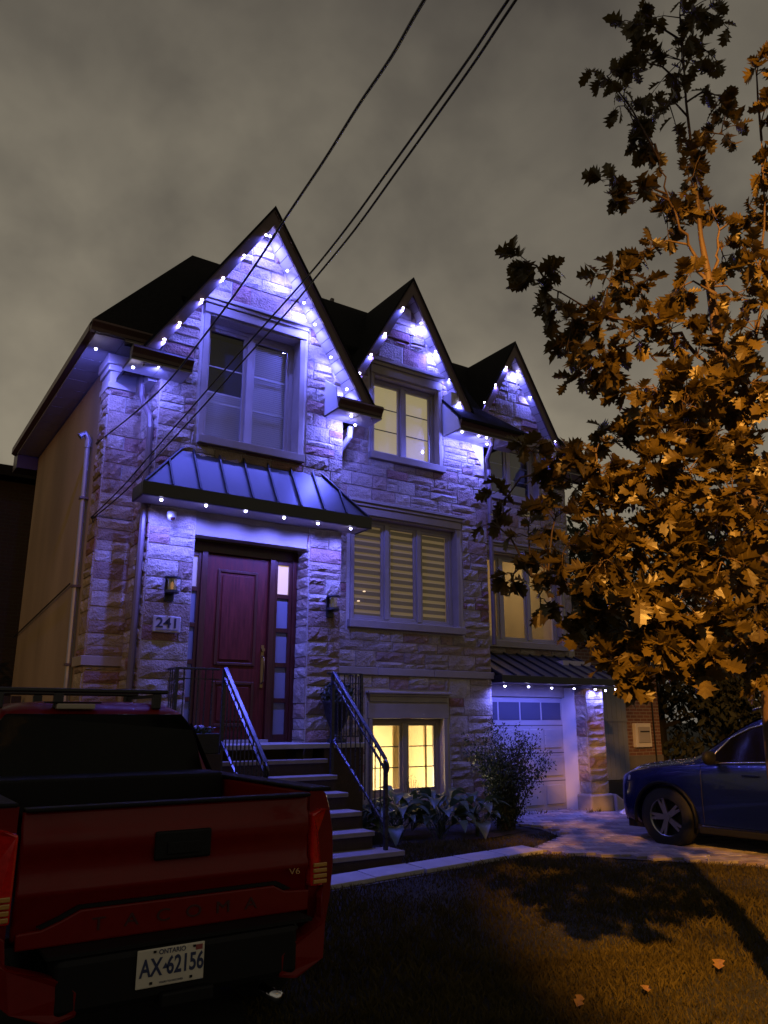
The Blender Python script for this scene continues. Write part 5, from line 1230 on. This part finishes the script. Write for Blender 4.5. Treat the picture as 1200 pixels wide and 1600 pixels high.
bo = body.modifiers.new('arches', 'BOOLEAN'); bo.object = cut; bo.operation = 'DIFFERENCE'; bo.solver = 'EXACT'
dg = bpy.context.evaluated_depsgraph_get(); nm = bpy.data.meshes.new_from_object(body.evaluated_get(dg)); body.modifiers.clear(); body.data = nm
bpy.data.objects.remove(cut)
nm.materials.clear(); nm.materials.append(BLUE)
try: nm.set_sharp_from_angle(angle=R(35))
except Exception: pass
# arch trims
for y in (0, -2.8):
    for sg in (-1, 1):
        pts = [(sg*.952, y+.42*math.cos(a), .36+.42*math.sin(a)) for a in [R(-12+k*12) for k in range(18)]]
        pts = [p for p in pts if p[2] > .25]; MB().tube(pts, .022, 6).build('arch_trim', TBLK, car, smooth=True)
        wheel(car, sg*.83, y, .36, .22, sg)
tb_2 = lambda d, n_, m_, p_=None, **k: box(n_, d, m_, p_ or car, **k)
for sg in (-1, 1):
    tb_2((min(sg*.86, sg*.965), max(sg*.86, sg*.965), -2.35, -.45, .22, .30), 'sill_trim', TBLK, bevel=.015)
    tb_2((min(sg*.958, sg*.972), max(sg*.958, sg*.972), -2.3, -.5, .302, .318), 'sill_strip', CHR)
    def sw(y, h):   # point on the glasshouse side
        s_ = sect(y); a, b = s_[5], s_[7]; t = h; return Vector((sg*(a[0]+(b[0]-a[0])*t+.012), y, a[1]+(b[1]-a[1])*t))
    yy = [-.62, -.85, -1.1, -1.4, -1.7, -2.1, -2.5, -2.9, -3.1]
    low = [sw(y, .04) for y in yy]; top_ = [sw(y, .86) for y in yy]
    top_[0] = sw(-.62, .30); top_[-1] = sw(-3.1, .4)
    gl = MB(); vs = low+top_; n_ = len(yy); gl.add(vs, [(i, i+1, n_+i+1, n_+i) for i in range(n_-1)]); wn = gl.build('side_window', TGL, body, smooth=True)
    MB().tube([p+Vector((sg*.006, 0, -.008)) for p in low], .011, 6).build('belt_chrome', CHR, body, smooth=True)
    MB().tube([low[0]]+[p+Vector((sg*.004, 0, .006)) for p in top_], .012, 6).build('window_chrome', CHR, body, smooth=True)
    pl_ = sw(-1.55, .0); pt_ = sw(-1.55, .86); MB().prism([pl_+Vector((0, -.04, 0)), pl_+Vector((0, .04, 0)), pt_+Vector((0, .03, 0)), pt_+Vector((0, -.03, 0))], (sg*.006, 0, 0)).build('door_pillar', TBLK, body)
    # mirror
    mr = MB().lathe((0, 0, 0), [(0, -.085), (.08, -.07), (.115, -.01), (.10, .06), (0, .085)], 14).build('wing_mirror', TBLK, car, smooth=True); mr.location = (sg*1.06, -.72, 1.10); mr.scale = (1.0, .6, 1.0)
    tb_2((min(sg*.90, sg*1.0), max(sg*.90, sg*1.0), -.76, -.70, 1.03, 1.06), 'mirror_arm', TBLK)
    # headlight
    hp_ = [(sg*.62, .755, .70), (sg*.80, .665, .72), (sg*.90, .50, .78), (sg*.895, .49, .84), (sg*.80, .64, .81), (sg*.64, .735, .77)]
    MB().prism([Vector(p) for p in hp_], (0, .022, .004)).build('headlight', mat('headlight_glass', (.5, .5, .55), .1, coat=1), car, bevel=.006)
    tb_2((min(sg*.955, sg*.975), max(sg*.955, sg*.975), -1.25, -1.05, .90, .925), 'door_handle', BLUE, body, bevel=.006)
    MB().tube([(sg*.60, -1.1, 1.66), (sg*.61, -1.3, 1.715), (sg*.62, -2.6, 1.71), (sg*.62, -2.85, 1.66)], .016, 6).build('roof_rail', CHR, body, smooth=True)
    for y in (-1.53, -.53): MB().tube([(sg*.962, y, .34), (sg*.965, y, .6), (sg*.955, y, .9), (sg*.92, y, 1.02)], .004, 4).build('door_gap', TBLK, body)
ws = [Vector((x*sc_, y, z)) for (y, z, sc_) in ((-.42, 1.135, .66), (-.85, 1.43, .62), (-1.12, 1.575, .58)) for x in (-1, -.5, 0, .5, 1)]
for i, p in enumerate(ws): p.z = float(np.interp(p.y, [-1.2, -.85, -.45], [1.60, 1.40, 1.13]))+.03-(.03 if i % 5 in (0, 4) else 0)
MB().add(ws, [(r_*5+i, r_*5+i+1, r_*5+i+6, r_*5+i+5) for r_ in range(2) for i in range(4)]).build('windscreen', TGL, body, smooth=True)
tb_2((-.42, .42, .78, .835, .42, .66), 'grille', TBLK, bevel=.02); tb_2((-.62, .62, .70, .80, .24, .38), 'lower_bumper', TBLK, bevel=.03)
tb_2((-.85, .85, -3.4, .6, .20, .30), 'underbody', TBLK)
# water drops on paint
DROP = MB().lathe((0, 0, 0), [(.009, 0), (.007, .004), (0, .006)], 7).mesh('water_drop', mat('water_drop', (.8, .8, .9), .03, spec=1), True)
gd_ = MB(); g = random.Random(2)
for i in range(260):
    y = g.uniform(-.5, .75); s_ = sect(y); k = g.choice((5, 6, 7, 8)); t = g.random(); a, b = s_[k], s_[k+1]; x = a[0]+(b[0]-a[0])*t; z = a[1]+(b[1]-a[1])*t; x *= -1 if g.random() < .8 else 1
    c = Vector((x, y, z+.001)); r_ = g.uniform(.003, .007); gd_.add([c+Vector((r_*math.cos(q), r_*math.sin(q), 0)) for q in (0, 1.57, 3.14, 4.71)]+[c+Vector((0, 0, r_*.8))], [(0, 1, 4), (1, 2, 4), (2, 3, 4), (3, 0, 4)])
gd_.build('water_drops', mat('water_drop'), car, smooth=True, kind='stuff')
